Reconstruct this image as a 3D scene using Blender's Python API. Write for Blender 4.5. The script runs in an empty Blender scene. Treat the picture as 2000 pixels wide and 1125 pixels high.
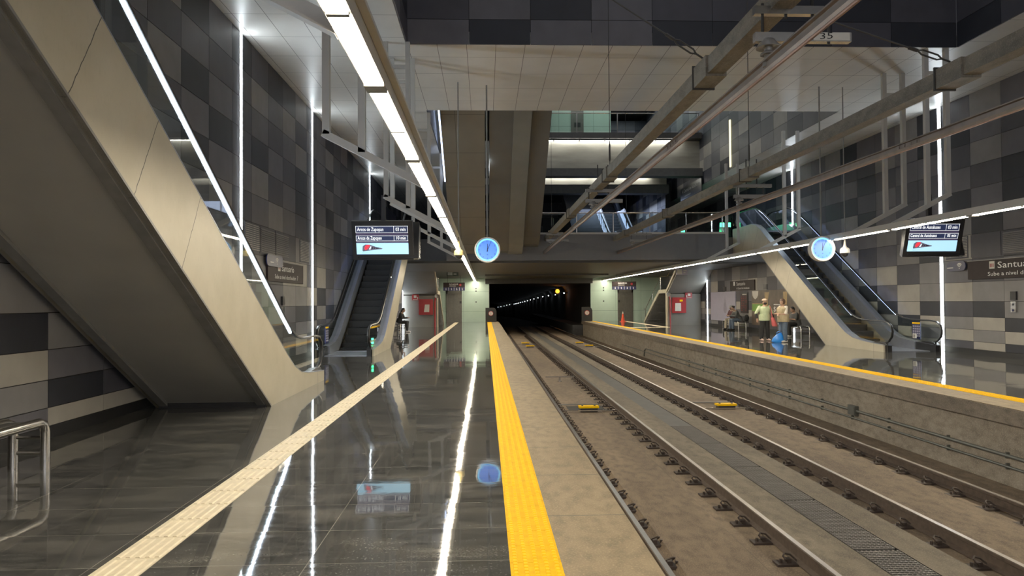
import bpy, bmesh, math, random
from mathutils import Vector, Matrix
R = random.Random(7)
SC = bpy.context.scene
COL = SC.collection
MX = 8.6                                   # the hall mirrors about the track centre: x -> MX - x

# ------------------------------------------------------------------ materials
def newmat(name):
    m = bpy.data.materials.new(name); m.use_nodes = True
    nt = m.node_tree
    return m, nt, nt.nodes['Principled BSDF']

def N(nt, t, **kw):
    n = nt.nodes.new(t)
    for k, v in kw.items(): setattr(n, k, v)
    return n

def mth(nt, op, a, b=None, c=None):
    n = N(nt, 'ShaderNodeMath', operation=op)
    for i, v in enumerate((a, b, c)):
        if v is None: continue
        if isinstance(v, (int, float)): n.inputs[i].default_value = v
        else: nt.links.new(v, n.inputs[i])
    return n.outputs[0]

def mixc(nt, fac, a, b, blend='MIX'):
    n = N(nt, 'ShaderNodeMix', data_type='RGBA', blend_type=blend)
    for i, v in ((0, fac), (6, a), (7, b)):
        if isinstance(v, (int, float)): n.inputs[i].default_value = v
        elif isinstance(v, tuple): n.inputs[i].default_value = (*v[:3], 1)
        else: nt.links.new(v, n.inputs[i])
    return n.outputs[2]

def coords(nt):
    g = N(nt, 'ShaderNodeNewGeometry')
    s = N(nt, 'ShaderNodeSeparateXYZ'); nt.links.new(g.outputs['Position'], s.inputs[0])
    return g, s.outputs[0], s.outputs[1], s.outputs[2]

def noise(nt, scale, detail=4, vec=None, stretch=None):
    n = N(nt, 'ShaderNodeTexNoise'); n.inputs['Scale'].default_value = scale; n.inputs['Detail'].default_value = detail
    if vec is None: vec = N(nt, 'ShaderNodeNewGeometry').outputs['Position']
    if stretch:
        mp = N(nt, 'ShaderNodeMapping'); mp.inputs['Scale'].default_value = stretch
        nt.links.new(vec, mp.inputs[0]); vec = mp.outputs[0]
    nt.links.new(vec, n.inputs['Vector'])
    return n.outputs['Fac']

def ramp(nt, fac, lo, hi):
    n = N(nt, 'ShaderNodeMapRange'); n.inputs[1].default_value = lo; n.inputs[2].default_value = hi
    nt.links.new(fac, n.inputs[0]); return n.outputs[0]

def seam(nt, c, size, off, w):                 # 1 on a joint line, else 0
    f = mth(nt, 'FRACT', mth(nt, 'DIVIDE', mth(nt, 'SUBTRACT', c, off), size))
    d = mth(nt, 'ABSOLUTE', mth(nt, 'SUBTRACT', f, 0.5))
    return mth(nt, 'GREATER_THAN', d, 0.5 - w / size / 2)

def plain(name, col, rough=0.5, metal=0.0, var=0.12, scale=6.0, bump=0.0, spec=0.5, stretch=None, bscale=None):
    m, nt, b = newmat(name)
    b.inputs['Roughness'].default_value = rough; b.inputs['Metallic'].default_value = metal
    b.inputs['Specular IOR Level'].default_value = spec
    f = noise(nt, scale, 5, stretch=stretch)
    dk = tuple(c * (1 - var) for c in col); lt = tuple(min(1, c * (1 + var)) for c in col)
    nt.links.new(mixc(nt, ramp(nt, f, .3, .7), dk, lt), b.inputs['Base Color'])
    if bump:
        bp = N(nt, 'ShaderNodeBump'); bp.inputs['Strength'].default_value = bump; bp.inputs['Distance'].default_value = .02
        nt.links.new(noise(nt, bscale or scale * 4, 4), bp.inputs['Height']); nt.links.new(bp.outputs[0], b.inputs['Normal'])
    return m

def glow(name, col, strength):
    m, nt, b = newmat(name)
    b.inputs['Base Color'].default_value = (*[min(1, c) for c in col], 1)
    b.inputs['Emission Color'].default_value = (*col, 1); b.inputs['Emission Strength'].default_value = strength
    b.inputs['Roughness'].default_value = .4
    return m

def glassmat(name, tint, refl=0.10, rough=0.02):
    m = bpy.data.materials.new(name); m.use_nodes = True; nt = m.node_tree; nt.nodes.clear()
    o = N(nt, 'ShaderNodeOutputMaterial'); t = N(nt, 'ShaderNodeBsdfTransparent'); g = N(nt, 'ShaderNodeBsdfGlossy')
    t.inputs[0].default_value = (*tint, 1); g.inputs['Roughness'].default_value = rough
    lw = N(nt, 'ShaderNodeLayerWeight'); lw.inputs[0].default_value = .5
    mx = N(nt, 'ShaderNodeMixShader')
    nt.links.new(mth(nt, 'ADD', mth(nt, 'MULTIPLY', mth(nt, 'POWER', lw.outputs['Facing'], 5), .55), refl * .5), mx.inputs[0])
    nt.links.new(t.outputs[0], mx.inputs[1]); nt.links.new(g.outputs[0], mx.inputs[2]); nt.links.new(mx.outputs[0], o.inputs[0])
    return m

def floor_mat():
    m, nt, b = newmat('polished_dark_stone')
    g, x, y, z = coords(nt)
    ty, tx = .64, 1.3
    ix = mth(nt, 'FLOOR', mth(nt, 'DIVIDE', mth(nt, 'SUBTRACT', x, -1.1), tx)); iy = mth(nt, 'FLOOR', mth(nt, 'DIVIDE', mth(nt, 'SUBTRACT', y, .62), ty))
    cmb = N(nt, 'ShaderNodeCombineXYZ'); nt.links.new(ix, cmb.inputs[0]); nt.links.new(iy, cmb.inputs[1])
    wn = N(nt, 'ShaderNodeTexWhiteNoise', noise_dimensions='3D'); nt.links.new(cmb.outputs[0], wn.inputs['Vector'])
    n1 = noise(nt, 1.3, 6, stretch=(.8, 2.6, 1)); n2 = noise(nt, 7, 6, stretch=(.7, 2.5, 1)); n3 = noise(nt, 60, 3)
    base = mixc(nt, ramp(nt, n2, .35, .68), (.011, .012, .0125), (.055, .056, .055))
    base = mixc(nt, mth(nt, 'MULTIPLY', ramp(nt, n1, .48, .7), .55), base, (.13, .124, .11))
    base = mixc(nt, mth(nt, 'MULTIPLY', wn.outputs['Value'], .3), base, (.06, .06, .058))
    base = mixc(nt, mth(nt, 'MULTIPLY', ramp(nt, n3, .48, .75), .3), base, (.2, .19, .17))
    sm = mth(nt, 'MAXIMUM', seam(nt, x, tx, -1.1, .006), seam(nt, y, ty, .62, .006))
    base = mixc(nt, mth(nt, 'MULTIPLY', sm, .8), base, (.19, .18, .16))
    nt.links.new(base, b.inputs['Base Color'])
    nt.links.new(mth(nt, 'ADD', mth(nt, 'MULTIPLY', ramp(nt, n2, .3, .9), .05), .022), b.inputs['Roughness'])
    b.inputs['IOR'].default_value = 1.47
    # every slab lies a hair out of level, so reflections break at the joints
    sub = N(nt, 'ShaderNodeVectorMath', operation='SUBTRACT'); nt.links.new(wn.outputs['Color'], sub.inputs[0]); sub.inputs[1].default_value = (.5, .5, .5)
    sc = N(nt, 'ShaderNodeVectorMath', operation='SCALE'); nt.links.new(sub.outputs[0], sc.inputs[0]); sc.inputs['Scale'].default_value = .0055
    ad = N(nt, 'ShaderNodeVectorMath', operation='ADD'); nt.links.new(g.outputs['Normal'], ad.inputs[0]); nt.links.new(sc.outputs[0], ad.inputs[1])
    nm = N(nt, 'ShaderNodeVectorMath', operation='NORMALIZE'); nt.links.new(ad.outputs[0], nm.inputs[0])
    bp = N(nt, 'ShaderNodeBump'); bp.inputs['Strength'].default_value = .05; bp.inputs['Distance'].default_value = .01
    nt.links.new(noise(nt, 3.5, 3), bp.inputs['Height']); nt.links.new(nm.outputs[0], bp.inputs['Normal'])
    nt.links.new(bp.outputs[0], b.inputs['Normal'])
    return m

def tiled(name, col, sx, sy, ox, oy, ax=(0, 1), w=.014, rough=.35, line=(.08, .08, .08), var=.06, metal=0.0, scale=1.5):
    m, nt, b = newmat(name)
    g, *c = coords(nt)
    f = noise(nt, scale, 4)
    base = mixc(nt, ramp(nt, f, .3, .7), tuple(v * (1 - var) for v in col), tuple(v * (1 + var) for v in col))
    s = seam(nt, c[ax[0]], sx, ox, w)
    if sy: s = mth(nt, 'MAXIMUM', s, seam(nt, c[ax[1]], sy, oy, w))
    nt.links.new(mixc(nt, s, base, line), b.inputs['Base Color'])
    b.inputs['Roughness'].default_value = rough; b.inputs['Metallic'].default_value = metal
    return m

def concrete(name, col, stain, rough=.75, joint=None, stretch=(1, .25, 1)):
    m, nt, b = newmat(name)
    g, x, y, z = coords(nt)
    n1 = noise(nt, 1.2, 6, stretch=stretch); n2 = noise(nt, 9, 6, stretch=(1, .5, 1)); n3 = noise(nt, 70, 2)
    base = mixc(nt, ramp(nt, n1, .35, .7), col, stain)
    base = mixc(nt, mth(nt, 'MULTIPLY', ramp(nt, n2, .42, .68), .6), base, tuple(c * .5 for c in stain))
    base = mixc(nt, mth(nt, 'MULTIPLY', ramp(nt, n3, .5, .72), .45), base, tuple(min(1, c * 1.8) for c in col))
    if joint: base = mixc(nt, seam(nt, y, joint, .35, .012), base, (.06, .055, .05))
    nt.links.new(base, b.inputs['Base Color']); b.inputs['Roughness'].default_value = rough
    bp = N(nt, 'ShaderNodeBump'); bp.inputs['Strength'].default_value = .3; bp.inputs['Distance'].default_value = .01
    nt.links.new(n2, bp.inputs['Height']); nt.links.new(bp.outputs[0], b.inputs['Normal'])
    return m

def cladding_mat():
    m, nt, b = newmat('champagne_cladding')
    tc = N(nt, 'ShaderNodeTexCoord'); s = N(nt, 'ShaderNodeSeparateXYZ'); nt.links.new(tc.outputs['Object'], s.inputs[0])
    u, z = s.outputs[1], s.outputs[2]
    t = mth(nt, 'DIVIDE', mth(nt, 'ADD', u, mth(nt, 'MULTIPLY', z, .6)), 1.166)
    wob = mth(nt, 'MULTIPLY', mth(nt, 'SUBTRACT', noise(nt, 9, 4), .5), .03)
    ln = mth(nt, 'MULTIPLY', seam(nt, mth(nt, 'ADD', t, wob), 1.26, 6.96 - 12.6, .011), mth(nt, 'GREATER_THAN', t, 6.4))
    ln = mth(nt, 'MAXIMUM', ln, mth(nt, 'MULTIPLY', seam(nt, u, 40, .55, .012), 1))
    f = noise(nt, 2.2, 5); f2 = noise(nt, 30, 4, stretch=(1, 1, .4))
    base = mixc(nt, ramp(nt, f, .3, .7), (.45, .405, .295), (.53, .48, .365))
    base = mixc(nt, mth(nt, 'MULTIPLY', ramp(nt, f2, .55, .8), .18), base, (.27, .245, .19))
    nt.links.new(mixc(nt, ln, base, (.05, .045, .04)), b.inputs['Base Color'])
    b.inputs['Roughness'].default_value = .42; b.inputs['Metallic'].default_value = .25
    return m

M = {}
M['floor'] = floor_mat()
M['ceil'] = tiled('white_metal_ceiling_tiles', (.66, .645, .61), .665, 1.24, -1.72, 15.7, line=(.10, .095, .09), rough=.34, metal=.0)
M['slab'] = plain('dark_slab_paint', (.10, .10, .097), .6)
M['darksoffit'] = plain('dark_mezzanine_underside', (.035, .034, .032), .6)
M['stairgrey'] = plain('grey_stair_panel', (.15, .143, .125), .5, var=.08, scale=1.2)
M['deckface'] = plain('grey_deck_face', (.12, .12, .125), .45, var=.05)
M['panel'] = [plain('wall_panel_' + n, c, .5, var=.10, scale=2.5, spec=.3) for n, c in
              (('black', (.024, .026, .034)), ('charcoal', (.058, .058, .072)), ('slate', (.108, .106, .122)), ('grey', (.18, .175, .178)), ('pale', (.32, .30, .265)))]
M['joint'] = plain('panel_joint_backing', (.012, .012, .013), .8)  # dark backing that shows in the panel joints
M['skirting'] = plain('black_skirting', (.012, .012, .013), .5)
M['clad'] = cladding_mat()
M['soffit'] = plain('grey_soffit_metal', (.34, .325, .29), .4, metal=.2, var=.08, scale=1.2)
M['trimdark'] = plain('grey_trim_metal', (.20, .195, .185), .4, metal=.3)
M['steel'] = plain('brushed_steel', (.55, .53, .50), .22, metal=1.0, var=.06, scale=20)
M['deck'] = plain('escalator_deck_steel', (.36, .39, .47), .3, metal=.7, var=.05)
M['rubber'] = plain('black_rubber', (.012, .012, .013), .35)
M['step'] = plain('dark_step_metal', (.010, .0105, .012), .5, metal=.2)
M['glass'] = glassmat('clear_glass', (.93, .96, .95), .07)
M['railglass'] = glassmat('railing_glass', (.86, .92, .90), .08)
M['greenglass'] = tiled('pale_green_back_painted_glass', (.42, .57, .47), 2.0, 1.55, 8.3, 2.35 - 1.55 * 4, ax=(0, 2), w=.02, rough=.08, line=(.2, .28, .23), var=.04)
M['white'] = plain('white_painted_steel', (.46, .455, .43), .4, var=.05)
M['offwhite'] = plain('white_enamel', (.75, .74, .70), .35, var=.03)
M['yellowlit'] = plain('yellow_lit_plastic', (.80, .62, .22), .4, var=.04)  # yellow light of the adjacent tubes put into the camera housing colour
M['black'] = plain('black_casing', (.012, .012, .014), .3, var=.1)
M['blackmat'] = plain('matt_black', (.01, .01, .011), .7)
M['yellow'] = plain('yellow_tactile', (.92, .52, .0), .6, var=.08, scale=14, spec=.12)
M['yellowshade'] = plain('yellow_tactile_shaded', (.80, .41, .0), .7, var=.12, scale=14, spec=.1)  # darker yellow paints the small shadows between the studs
M['beige'] = plain('cream_tactile', (.62, .53, .36), .55, var=.13, scale=10)
M['edge'] = concrete('speckled_edge_stone', (.25, .185, .105), (.165, .12, .065), .7, joint=1.25)
M['nose'] = concrete('platform_nosing', (.27, .22, .165), (.13, .105, .08), .75)
M['wallcon'] = concrete('platform_wall_concrete', (.36, .305, .235), (.25, .205, .155), .8, stretch=(1, .6, 1.5))
M['bed'] = concrete('track_slab_concrete', (.20, .145, .092), (.09, .062, .040), .85)
M['bed2'] = concrete('track_plinth_concrete', (.20, .165, .115), (.115, .092, .065), .85)
M['gutter'] = plain('gutter_cover', (.085, .083, .078), .7, scale=4)
M['grate'] = plain('galvanised_grate', (.16, .15, .135), .5, metal=.4)
M['void'] = plain('dark_pit', (.012, .011, .010), .9)
M['rust'] = plain('rusty_rail_steel', (.085, .060, .045), .65, metal=.3, var=.25, scale=15)
M['railtop'] = plain('worn_rail_head', (.36, .33, .30), .32, metal=1.0, var=.08)
M['clip'] = plain('dark_clip_iron', (.045, .032, .026), .6, metal=.4)
M['conduit'] = plain('grey_green_conduit', (.12, .125, .11), .45, metal=.3)
M['beam'] = concrete('galvanised_tray', (.20, .18, .145), (.13, .115, .09), .55)
M['conductor'] = plain('aluminium_conductor', (.20, .165, .145), .36, metal=.75, var=.12, scale=8)
M['copper'] = plain('copper_contact_strip', (.30, .17, .12), .4, metal=.8)
M['iron'] = plain('dark_iron', (.05, .048, .045), .5, metal=.5)
M['cable'] = plain('dark_cable', (.045, .045, .045), .6)
M['insul'] = plain('grey_ceramic', (.20, .19, .18), .3)
M['led'] = glow('linear_light_diffuser', (1.0, .86, .63), 47)
M['wallled'] = glow('wall_light_strip', (.84, .94, 1.0), 18)
M['blueled'] = glow('handrail_light_strip', (.72, .86, 1.0), 22)
M['softled'] = glow('soft_blue_strip', (.55, .68, 1.0), 4)
M['warmled'] = glow('dim_warm_strip', (.9, .82, .45), 1.2)
M['coolline'] = glow('cool_white_line', (1.0, .98, .88), 16)
M['red'] = plain('red_enamel', (.32, .018, .022), .35, var=.06)
M['paper'] = plain('white_paper', (.60, .58, .52), .6, var=.06)
M['orange'] = plain('orange_cone', (.85, .08, .03), .5)
M['signdark'] = plain('dark_brown_sign', (.022, .014, .014), .55, spec=.2)
M['signblue'] = plain('navy_sign', (.012, .016, .075), .35)
M['textwhite'] = plain('white_lettering', (.8, .8, .78), .5, var=.02)
M['textglow'] = glow('lit_white_lettering', (.95, .97, 1.0), .8)
M['screen'] = glow('dark_blue_screen', (.02, .03, .09), .25)
M['screen2'] = glow('dark_screen_band', (.05, .04, .09), .3)
M['cyan'] = glow('pale_cyan_screen', (.38, .72, .95), .62)
M['cyan2'] = glow('blue_screen', (.25, .50, .95), .5)
M['traingrey'] = glow('train_grey', (.12, .11, .16), .3)
M['trainred'] = glow('train_red', (.9, .03, .05), .5)
M['trainwhite'] = glow('train_white', (.9, .92, 1.0), .6)
M['navy'] = plain('navy_ink', (.008, .01, .03), .5)
M['clockblue'] = glow('clock_face_blue', (.07, .22, .85), .62)
M['clockring'] = glow('clock_face_cyan', (.16, .62, 1.0), .9)
M['green'] = glow('green_indicator', (.05, 1.0, .35), 4)
M['orangelamp'] = glow('orange_signal_lamp', (1.0, .30, .01), 4)
M['tunnellamp'] = glow('tunnel_lamp', (.85, .92, 1.0), 9)
M['tunnel'] = plain('dark_tunnel_concrete', (.035, .035, .038), .85)  # very dark concrete of the tunnel lining
M['shaft'] = tiled('beige_stair_underside', (.20, .18, .145), 3.0, 1.6, -40, .3, ax=(0, 1), w=.014, rough=.5, line=(.05, .045, .04))
M['shaftgrey'] = plain('grey_truss_underside', (.13, .13, .12), .5, var=.06, scale=2)
M['shaftlight'] = plain('pale_truss_underside', (.20, .20, .18), .5, var=.06, scale=2)
M['lit'] = plain('lit_wall_panel', (.36, .345, .29), .55, var=.25, scale=1.2, stretch=(.5, 1, 2.5))
M['door'] = plain('grey_door_metal', (.12, .115, .10), .35, metal=.5)
M['poster'] = plain('lilac_poster', (.36, .35, .46), .4, var=.04)
M['poster2'] = plain('lilac_poster_drop', (.24, .235, .31), .4)
M['brown'] = plain('brown_poster', (.10, .072, .052), .45, var=.3, scale=3)
M['gold'] = plain('gold_ink', (.42, .27, .10), .4)
M['grass'] = plain('green_ink', (.16, .36, .05), .5)
# people
M['skin'] = plain('skin', (.42, .24, .16), .5, var=.05)
M['hairdark'] = plain('dark_hair', (.012, .010, .009), .5)
M['hairbrown'] = plain('brown_hair', (.07, .030, .014), .5)
M['mint'] = plain('pale_green_shirt', (.52, .62, .36), .7, var=.10, scale=25)
M['blackcloth'] = plain('black_cloth', (.010, .010, .011), .8)
M['beret'] = plain('pale_pink_hat', (.60, .42, .30), .7)
M['cream'] = plain('cream_cloth', (.72, .66, .55), .7)
M['tan'] = plain('tan_vest', (.42, .33, .19), .7, var=.1, scale=20)
M['jeans'] = plain('blue_denim', (.075, .105, .155), .8, var=.15, scale=20)
M['greycloth'] = plain('grey_cloth', (.085, .085, .085), .8)
M['maroon'] = plain('maroon_cloth', (.075, .022, .025), .8)
M['khaki'] = plain('khaki_cloth', (.33, .29, .22), .8)
M['greyhat'] = plain('light_grey_cap', (.40, .40, .40), .7)
M['bluebag'] = plain('blue_plastic', (.01, .20, .75), .4)
M['pinkbag'] = plain('coral_cloth', (.75, .13, .13), .6)
M['shoe'] = plain('white_shoe', (.65, .62, .58), .5)
M['pinkshoe'] = plain('pink_shoe', (.55, .38, .33), .5)

# ------------------------------------------------------------------ mesh builder
class MB:
    def __init__(s): s.v = []; s.f = []; s.m = []
    def add(s, vs, fs, mi=0):
        o = len(s.v); s.v += [tuple(p) for p in vs]
        for f in fs: s.f.append(tuple(i + o for i in f)); s.m.append(mi)
        return s
    def box(s, x0, x1, y0, y1, z0, z1, mi=0):
        v = [(x, y, z) for x in (x0, x1) for y in (y0, y1) for z in (z0, z1)]
        return s.add(v, [(0, 1, 3, 2), (4, 6, 7, 5), (0, 4, 5, 1), (2, 3, 7, 6), (0, 2, 6, 4), (1, 5, 7, 3)], mi)
    def obox(s, o, ax, ay, az, mi=0):          # oriented box: centre and three half-axis vectors
        o, ax, ay, az = map(Vector, (o, ax, ay, az))
        v = [o + a * ax + b * ay + c * az for a in (-1, 1) for b in (-1, 1) for c in (-1, 1)]
        return s.add(v, [(0, 1, 3, 2), (4, 6, 7, 5), (0, 4, 5, 1), (2, 3, 7, 6), (0, 2, 6, 4), (1, 5, 7, 3)], mi)
    def bar(s, p, q, w, h=None, mi=0, up=(0, 0, 1)):   # square bar between two points
        p, q = Vector(p), Vector(q); d = (q - p); L = d.length; d.normalize(); up = Vector(up)
        if abs(d.dot(up)) > .98: up = Vector((0, 1, 0))
        a = d.cross(up).normalized(); b = a.cross(d)
        return s.obox((p + q) / 2, d * L / 2, a * w / 2, b * (h or w) / 2, mi)
    def prism(s, poly, axis, a0, a1, mi=0):
        def P(a, p):
            return {'x': (a, p[0], p[1]), 'y': (p[0], a, p[1]), 'z': (p[0], p[1], a)}[axis]
        n = len(poly); v = [P(a0, p) for p in poly] + [P(a1, p) for p in poly]
        f = [tuple(range(n)), tuple(range(2 * n - 1, n - 1, -1))] + [(i, (i + 1) % n, n + (i + 1) % n, n + i) for i in range(n)]
        return s.add(v, f, mi)
    def tube(s, pts, r, n=8, mi=0, closed=False, flat=None):
        pts = [Vector(p) for p in pts]; k = len(pts)
        rs = r if isinstance(r, (list, tuple)) else [r] * k
        vs = []; prev = None
        for i, p in enumerate(pts):
            if closed: t = pts[(i + 1) % k] - pts[i - 1]
            else: t = pts[min(i + 1, k - 1)] - pts[max(i - 1, 0)]
            t.normalize()
            if prev is None:
                a = t.cross(Vector((0, 0, 1)))
                if a.length < .05: a = t.cross(Vector((1, 0, 0)))
            else: a = prev - t * prev.dot(t)
            a.normalize(); prev = a; b = t.cross(a)
            fl = flat or (1, 1)
            for j in range(n):
                q = 2 * math.pi * j / n
                vs.append(p + a * math.cos(q) * rs[i] * fl[0] + b * math.sin(q) * rs[i] * fl[1])
        fs = []
        for i in range(k if closed else k - 1):
            i2 = (i + 1) % k
            for j in range(n): fs.append((i * n + j, i * n + (j + 1) % n, i2 * n + (j + 1) % n, i2 * n + j))
        if not closed: fs += [tuple(range(n)), tuple((k - 1) * n + j for j in range(n))]
        return s.add(vs, fs, mi)
    def lathe(s, prof, c, n=20, axis='z', mi=0):
        vs = []; k = len(prof)
        for r, h in prof:
            for j in range(n):
                q = 2 * math.pi * j / n; a, b = r * math.cos(q), r * math.sin(q)
                d = {'z': (a, b, h), 'y': (a, h, b), 'x': (h, a, b)}[axis]
                vs.append((c[0] + d[0], c[1] + d[1], c[2] + d[2]))
        fs = [(i * n + j, i * n + (j + 1) % n, (i + 1) * n + (j + 1) % n, (i + 1) * n + j) for i in range(k - 1) for j in range(n)]
        fs += [tuple(range(n)), tuple((k - 1) * n + j for j in range(n))]
        return s.add(vs, fs, mi)
    def ell(s, c, r, n=12, k=8, mi=0, rot=None):
        c = Vector(c); vs = []; 
        for i in range(k + 1):
            a = math.pi * i / k
            for j in range(n):
                q = 2 * math.pi * j / n
                p = Vector((r[0] * math.sin(a) * math.cos(q), r[1] * math.sin(a) * math.sin(q), r[2] * math.cos(a)))
                vs.append(c + (rot @ p if rot else p))
        fs = [(i * n + j, i * n + (j + 1) % n, (i + 1) * n + (j + 1) % n, (i + 1) * n + j) for i in range(k) for j in range(n)]
        return s.add(vs, fs, mi)
    def loft(s, rings, mi=0, n=14):           # rings: (centre, rx vector, ry vector)
        vs = []
        for c, a, b in rings:
            c, a, b = Vector(c), Vector(a), Vector(b)
            for j in range(n):
                q = 2 * math.pi * j / n; vs.append(c + a * math.cos(q) + b * math.sin(q))
        k = len(rings)
        fs = [(i * n + j, i * n + (j + 1) % n, (i + 1) * n + (j + 1) % n, (i + 1) * n + j) for i in range(k - 1) for j in range(n)]
        fs += [tuple(range(n)), tuple((k - 1) * n + j for j in range(n))]
        return s.add(vs, fs, mi)
    def poly(s, pts, mi=0): return s.add(pts, [tuple(range(len(pts)))], mi)
    def text(s, body, o, xd, yd, size, mi=0, width=None, align='LEFT'):
        cu = bpy.data.curves.new('t', 'FONT'); cu.body = body; cu.size = 1; cu.resolution_u = 2
        ob = bpy.data.objects.new('t', cu); COL.objects.link(ob)
        dg = bpy.context.evaluated_depsgraph_get(); ev = ob.evaluated_get(dg); me = ev.to_mesh()
        vs = [v.co.copy() for v in me.vertices]; fs = [tuple(p.vertices) for p in me.polygons]
        ev.to_mesh_clear(); bpy.data.objects.remove(ob); bpy.data.curves.remove(cu)
        x0 = min(v.x for v in vs); x1 = max(v.x for v in vs)
        kx = size if width is None else width / (x1 - x0)
        off = x0 if align == 'LEFT' else (x0 + x1) / 2 if align == 'CENTER' else x1
        o, xd, yd = Vector(o), Vector(xd), Vector(yd)
        return s.add([o + xd * (v.x - off) * kx + yd * v.y * size for v in vs], fs, mi)
    def build(s, name, mats, parent=None, smooth=False, local=False, label=None, kind=None, bevel=0):
        me = bpy.data.meshes.new(name)
        o = Vector((0, 0, 0))
        if parent is not None and not local:
            p = parent
            while p is not None: o = o + p.location; p = p.parent
        bm = bmesh.new(); vv = [bm.verts.new(Vector(p) - o) for p in s.v]
        for f, mi in zip(s.f, s.m):
            try:
                fc = bm.faces.new([vv[i] for i in f]); fc.material_index = mi; fc.smooth = smooth
            except ValueError: pass
        bmesh.ops.recalc_face_normals(bm, faces=bm.faces)
        bm.to_mesh(me); bm.free()
        if not isinstance(mats, (list, tuple)): mats = [mats]
        for m in mats: me.materials.append(m)
        ob = bpy.data.objects.new(name, me); COL.objects.link(ob)
        if parent is not None: ob.parent = parent
        if smooth:
            try: me.set_sharp_from_angle(angle=math.radians(40))
            except Exception: pass
        if label: ob['label'] = label
        if kind: ob['kind'] = kind
        return ob

def tag(o, label, cat, group=None, kind=None):
    o['label'] = label; o['category'] = cat
    if group: o['group'] = group
    if kind: o['kind'] = kind
    return o
def thing(name, label, cat, loc=(0, 0, 0), rz=0, group=None):
    o = bpy.data.objects.new(name, None); o.empty_display_size = .1; COL.objects.link(o)
    o.location = loc; o.rotation_euler = (0, 0, rz)
    return tag(o, label, cat, group)
def struct(mb, name, mats, smooth=False): return mb.build(name, mats, smooth=smooth, kind='structure')
def dup(root, loc, label=None, rz=None):
    r = root.copy(); COL.objects.link(r); r.location = loc
    if rz is not None: r.rotation_euler = (0, 0, rz)
    if label: r['label'] = label
    def kids(a, b):
        for ch in list(a.children):
            if ch is b: continue
            c = ch.copy(); COL.objects.link(c); c.parent = b; kids(ch, c)
    kids(root, r)
    return r
ORD = ['nearest', 'second', 'third', 'fourth', 'fifth', 'sixth', 'seventh', 'eighth', 'ninth', 'tenth', 'eleventh', 'twelfth', 'thirteenth',
       'fourteenth', 'fifteenth', 'sixteenth', 'seventeenth', 'eighteenth', 'nineteenth', 'twentieth', 'twenty-first', 'twenty-second']
def nth(i, of): return ('nearest %s' % of) if i == 0 else ('%s nearest %s' % (ORD[i], of))

# ------------------------------------------------------------------ camera
th = math.radians(.4); yaw = math.atan(52.2 / 1400); pit = math.atan(25.6 / 1400)
F = Vector((math.sin(yaw) * math.cos(pit), math.cos(yaw) * math.cos(pit), math.sin(pit)))
R0 = F.cross(Vector((0, 0, 1))).normalized(); U0 = R0.cross(F)
RR = math.cos(th) * R0 - math.sin(th) * U0; UU = math.sin(th) * R0 + math.cos(th) * U0
cam = bpy.data.cameras.new('camera'); cam.sensor_width = 36; cam.lens = 1400 / 2000 * 36; cam.clip_end = 600; cam.clip_start = .05
co = bpy.data.objects.new('camera', cam); COL.objects.link(co)
co.matrix_world = Matrix(((RR.x, UU.x, -F.x, 0), (RR.y, UU.y, -F.y, 0), (RR.z, UU.z, -F.z, 1.6), (0, 0, 0, 1)))
SC.camera = co

XL, XR = -5.2, 13.8
YE = 56.3
# ------------------------------------------------------------------ shell: floors, track bed, walls, ceilings
Y0 = -8
struct(MB().box(XL, .14, Y0, YE, -.25, 0), 'floor', M['floor'])
struct(MB().box(8.46, XR, Y0, YE + 4, -.25, 0), 'floor', M['floor'])
struct(MB().box(.453, 1.035, Y0, YE, -.22, 0), 'trim_1', M['edge'])
struct(MB().box(7.57, 8.15, Y0, YE, -.23, 0), 'trim_2', [M['edge']])
struct(MB().box(7.555, 7.57, Y0, YE, -.235, -.012), 'trim_3', [M['nose']])
struct(MB().box(.1, .95, Y0, YE, -1.3, -.22), 'wall_platform_left', M['wallcon'])
struct(MB().box(7.68, 8.6, Y0, YE, -1.3, -.23), 'wall_platform_right', M['wallcon'])
bed = MB()
sec = [(.9, -1.16), (1.92, -1.16), (1.96, -1.10), (2.80, -1.10), (2.86, -1.15), (3.33, -1.15), (3.37, -1.06), (3.88, -1.06), (3.89, -1.2), (4.35, -1.2),
       (4.36, -1.06), (4.78, -1.06), (4.84, -1.15), (5.22, -1.15), (5.27, -1.08), (6.28, -1.08), (6.34, -1.15), (6.86, -1.16), (7.72, -1.17)]
for (x0, z0), (x1, z1) in zip(sec, sec[1:]):
    xm = (x0 + x1) / 2
    mi = 1 if (3.35 < xm < 3.88 or 4.36 < xm < 4.82) else 2 if (3.88 < xm < 4.36) else 0
    bed.poly([(x0, Y0, z0), (x1, Y0, z1), (x1, 75, z1), (x0, 75, z0)], mi)
struct(bed, 'floor_track_bed', [M['bed'], M['bed2'], M['void']])

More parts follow.
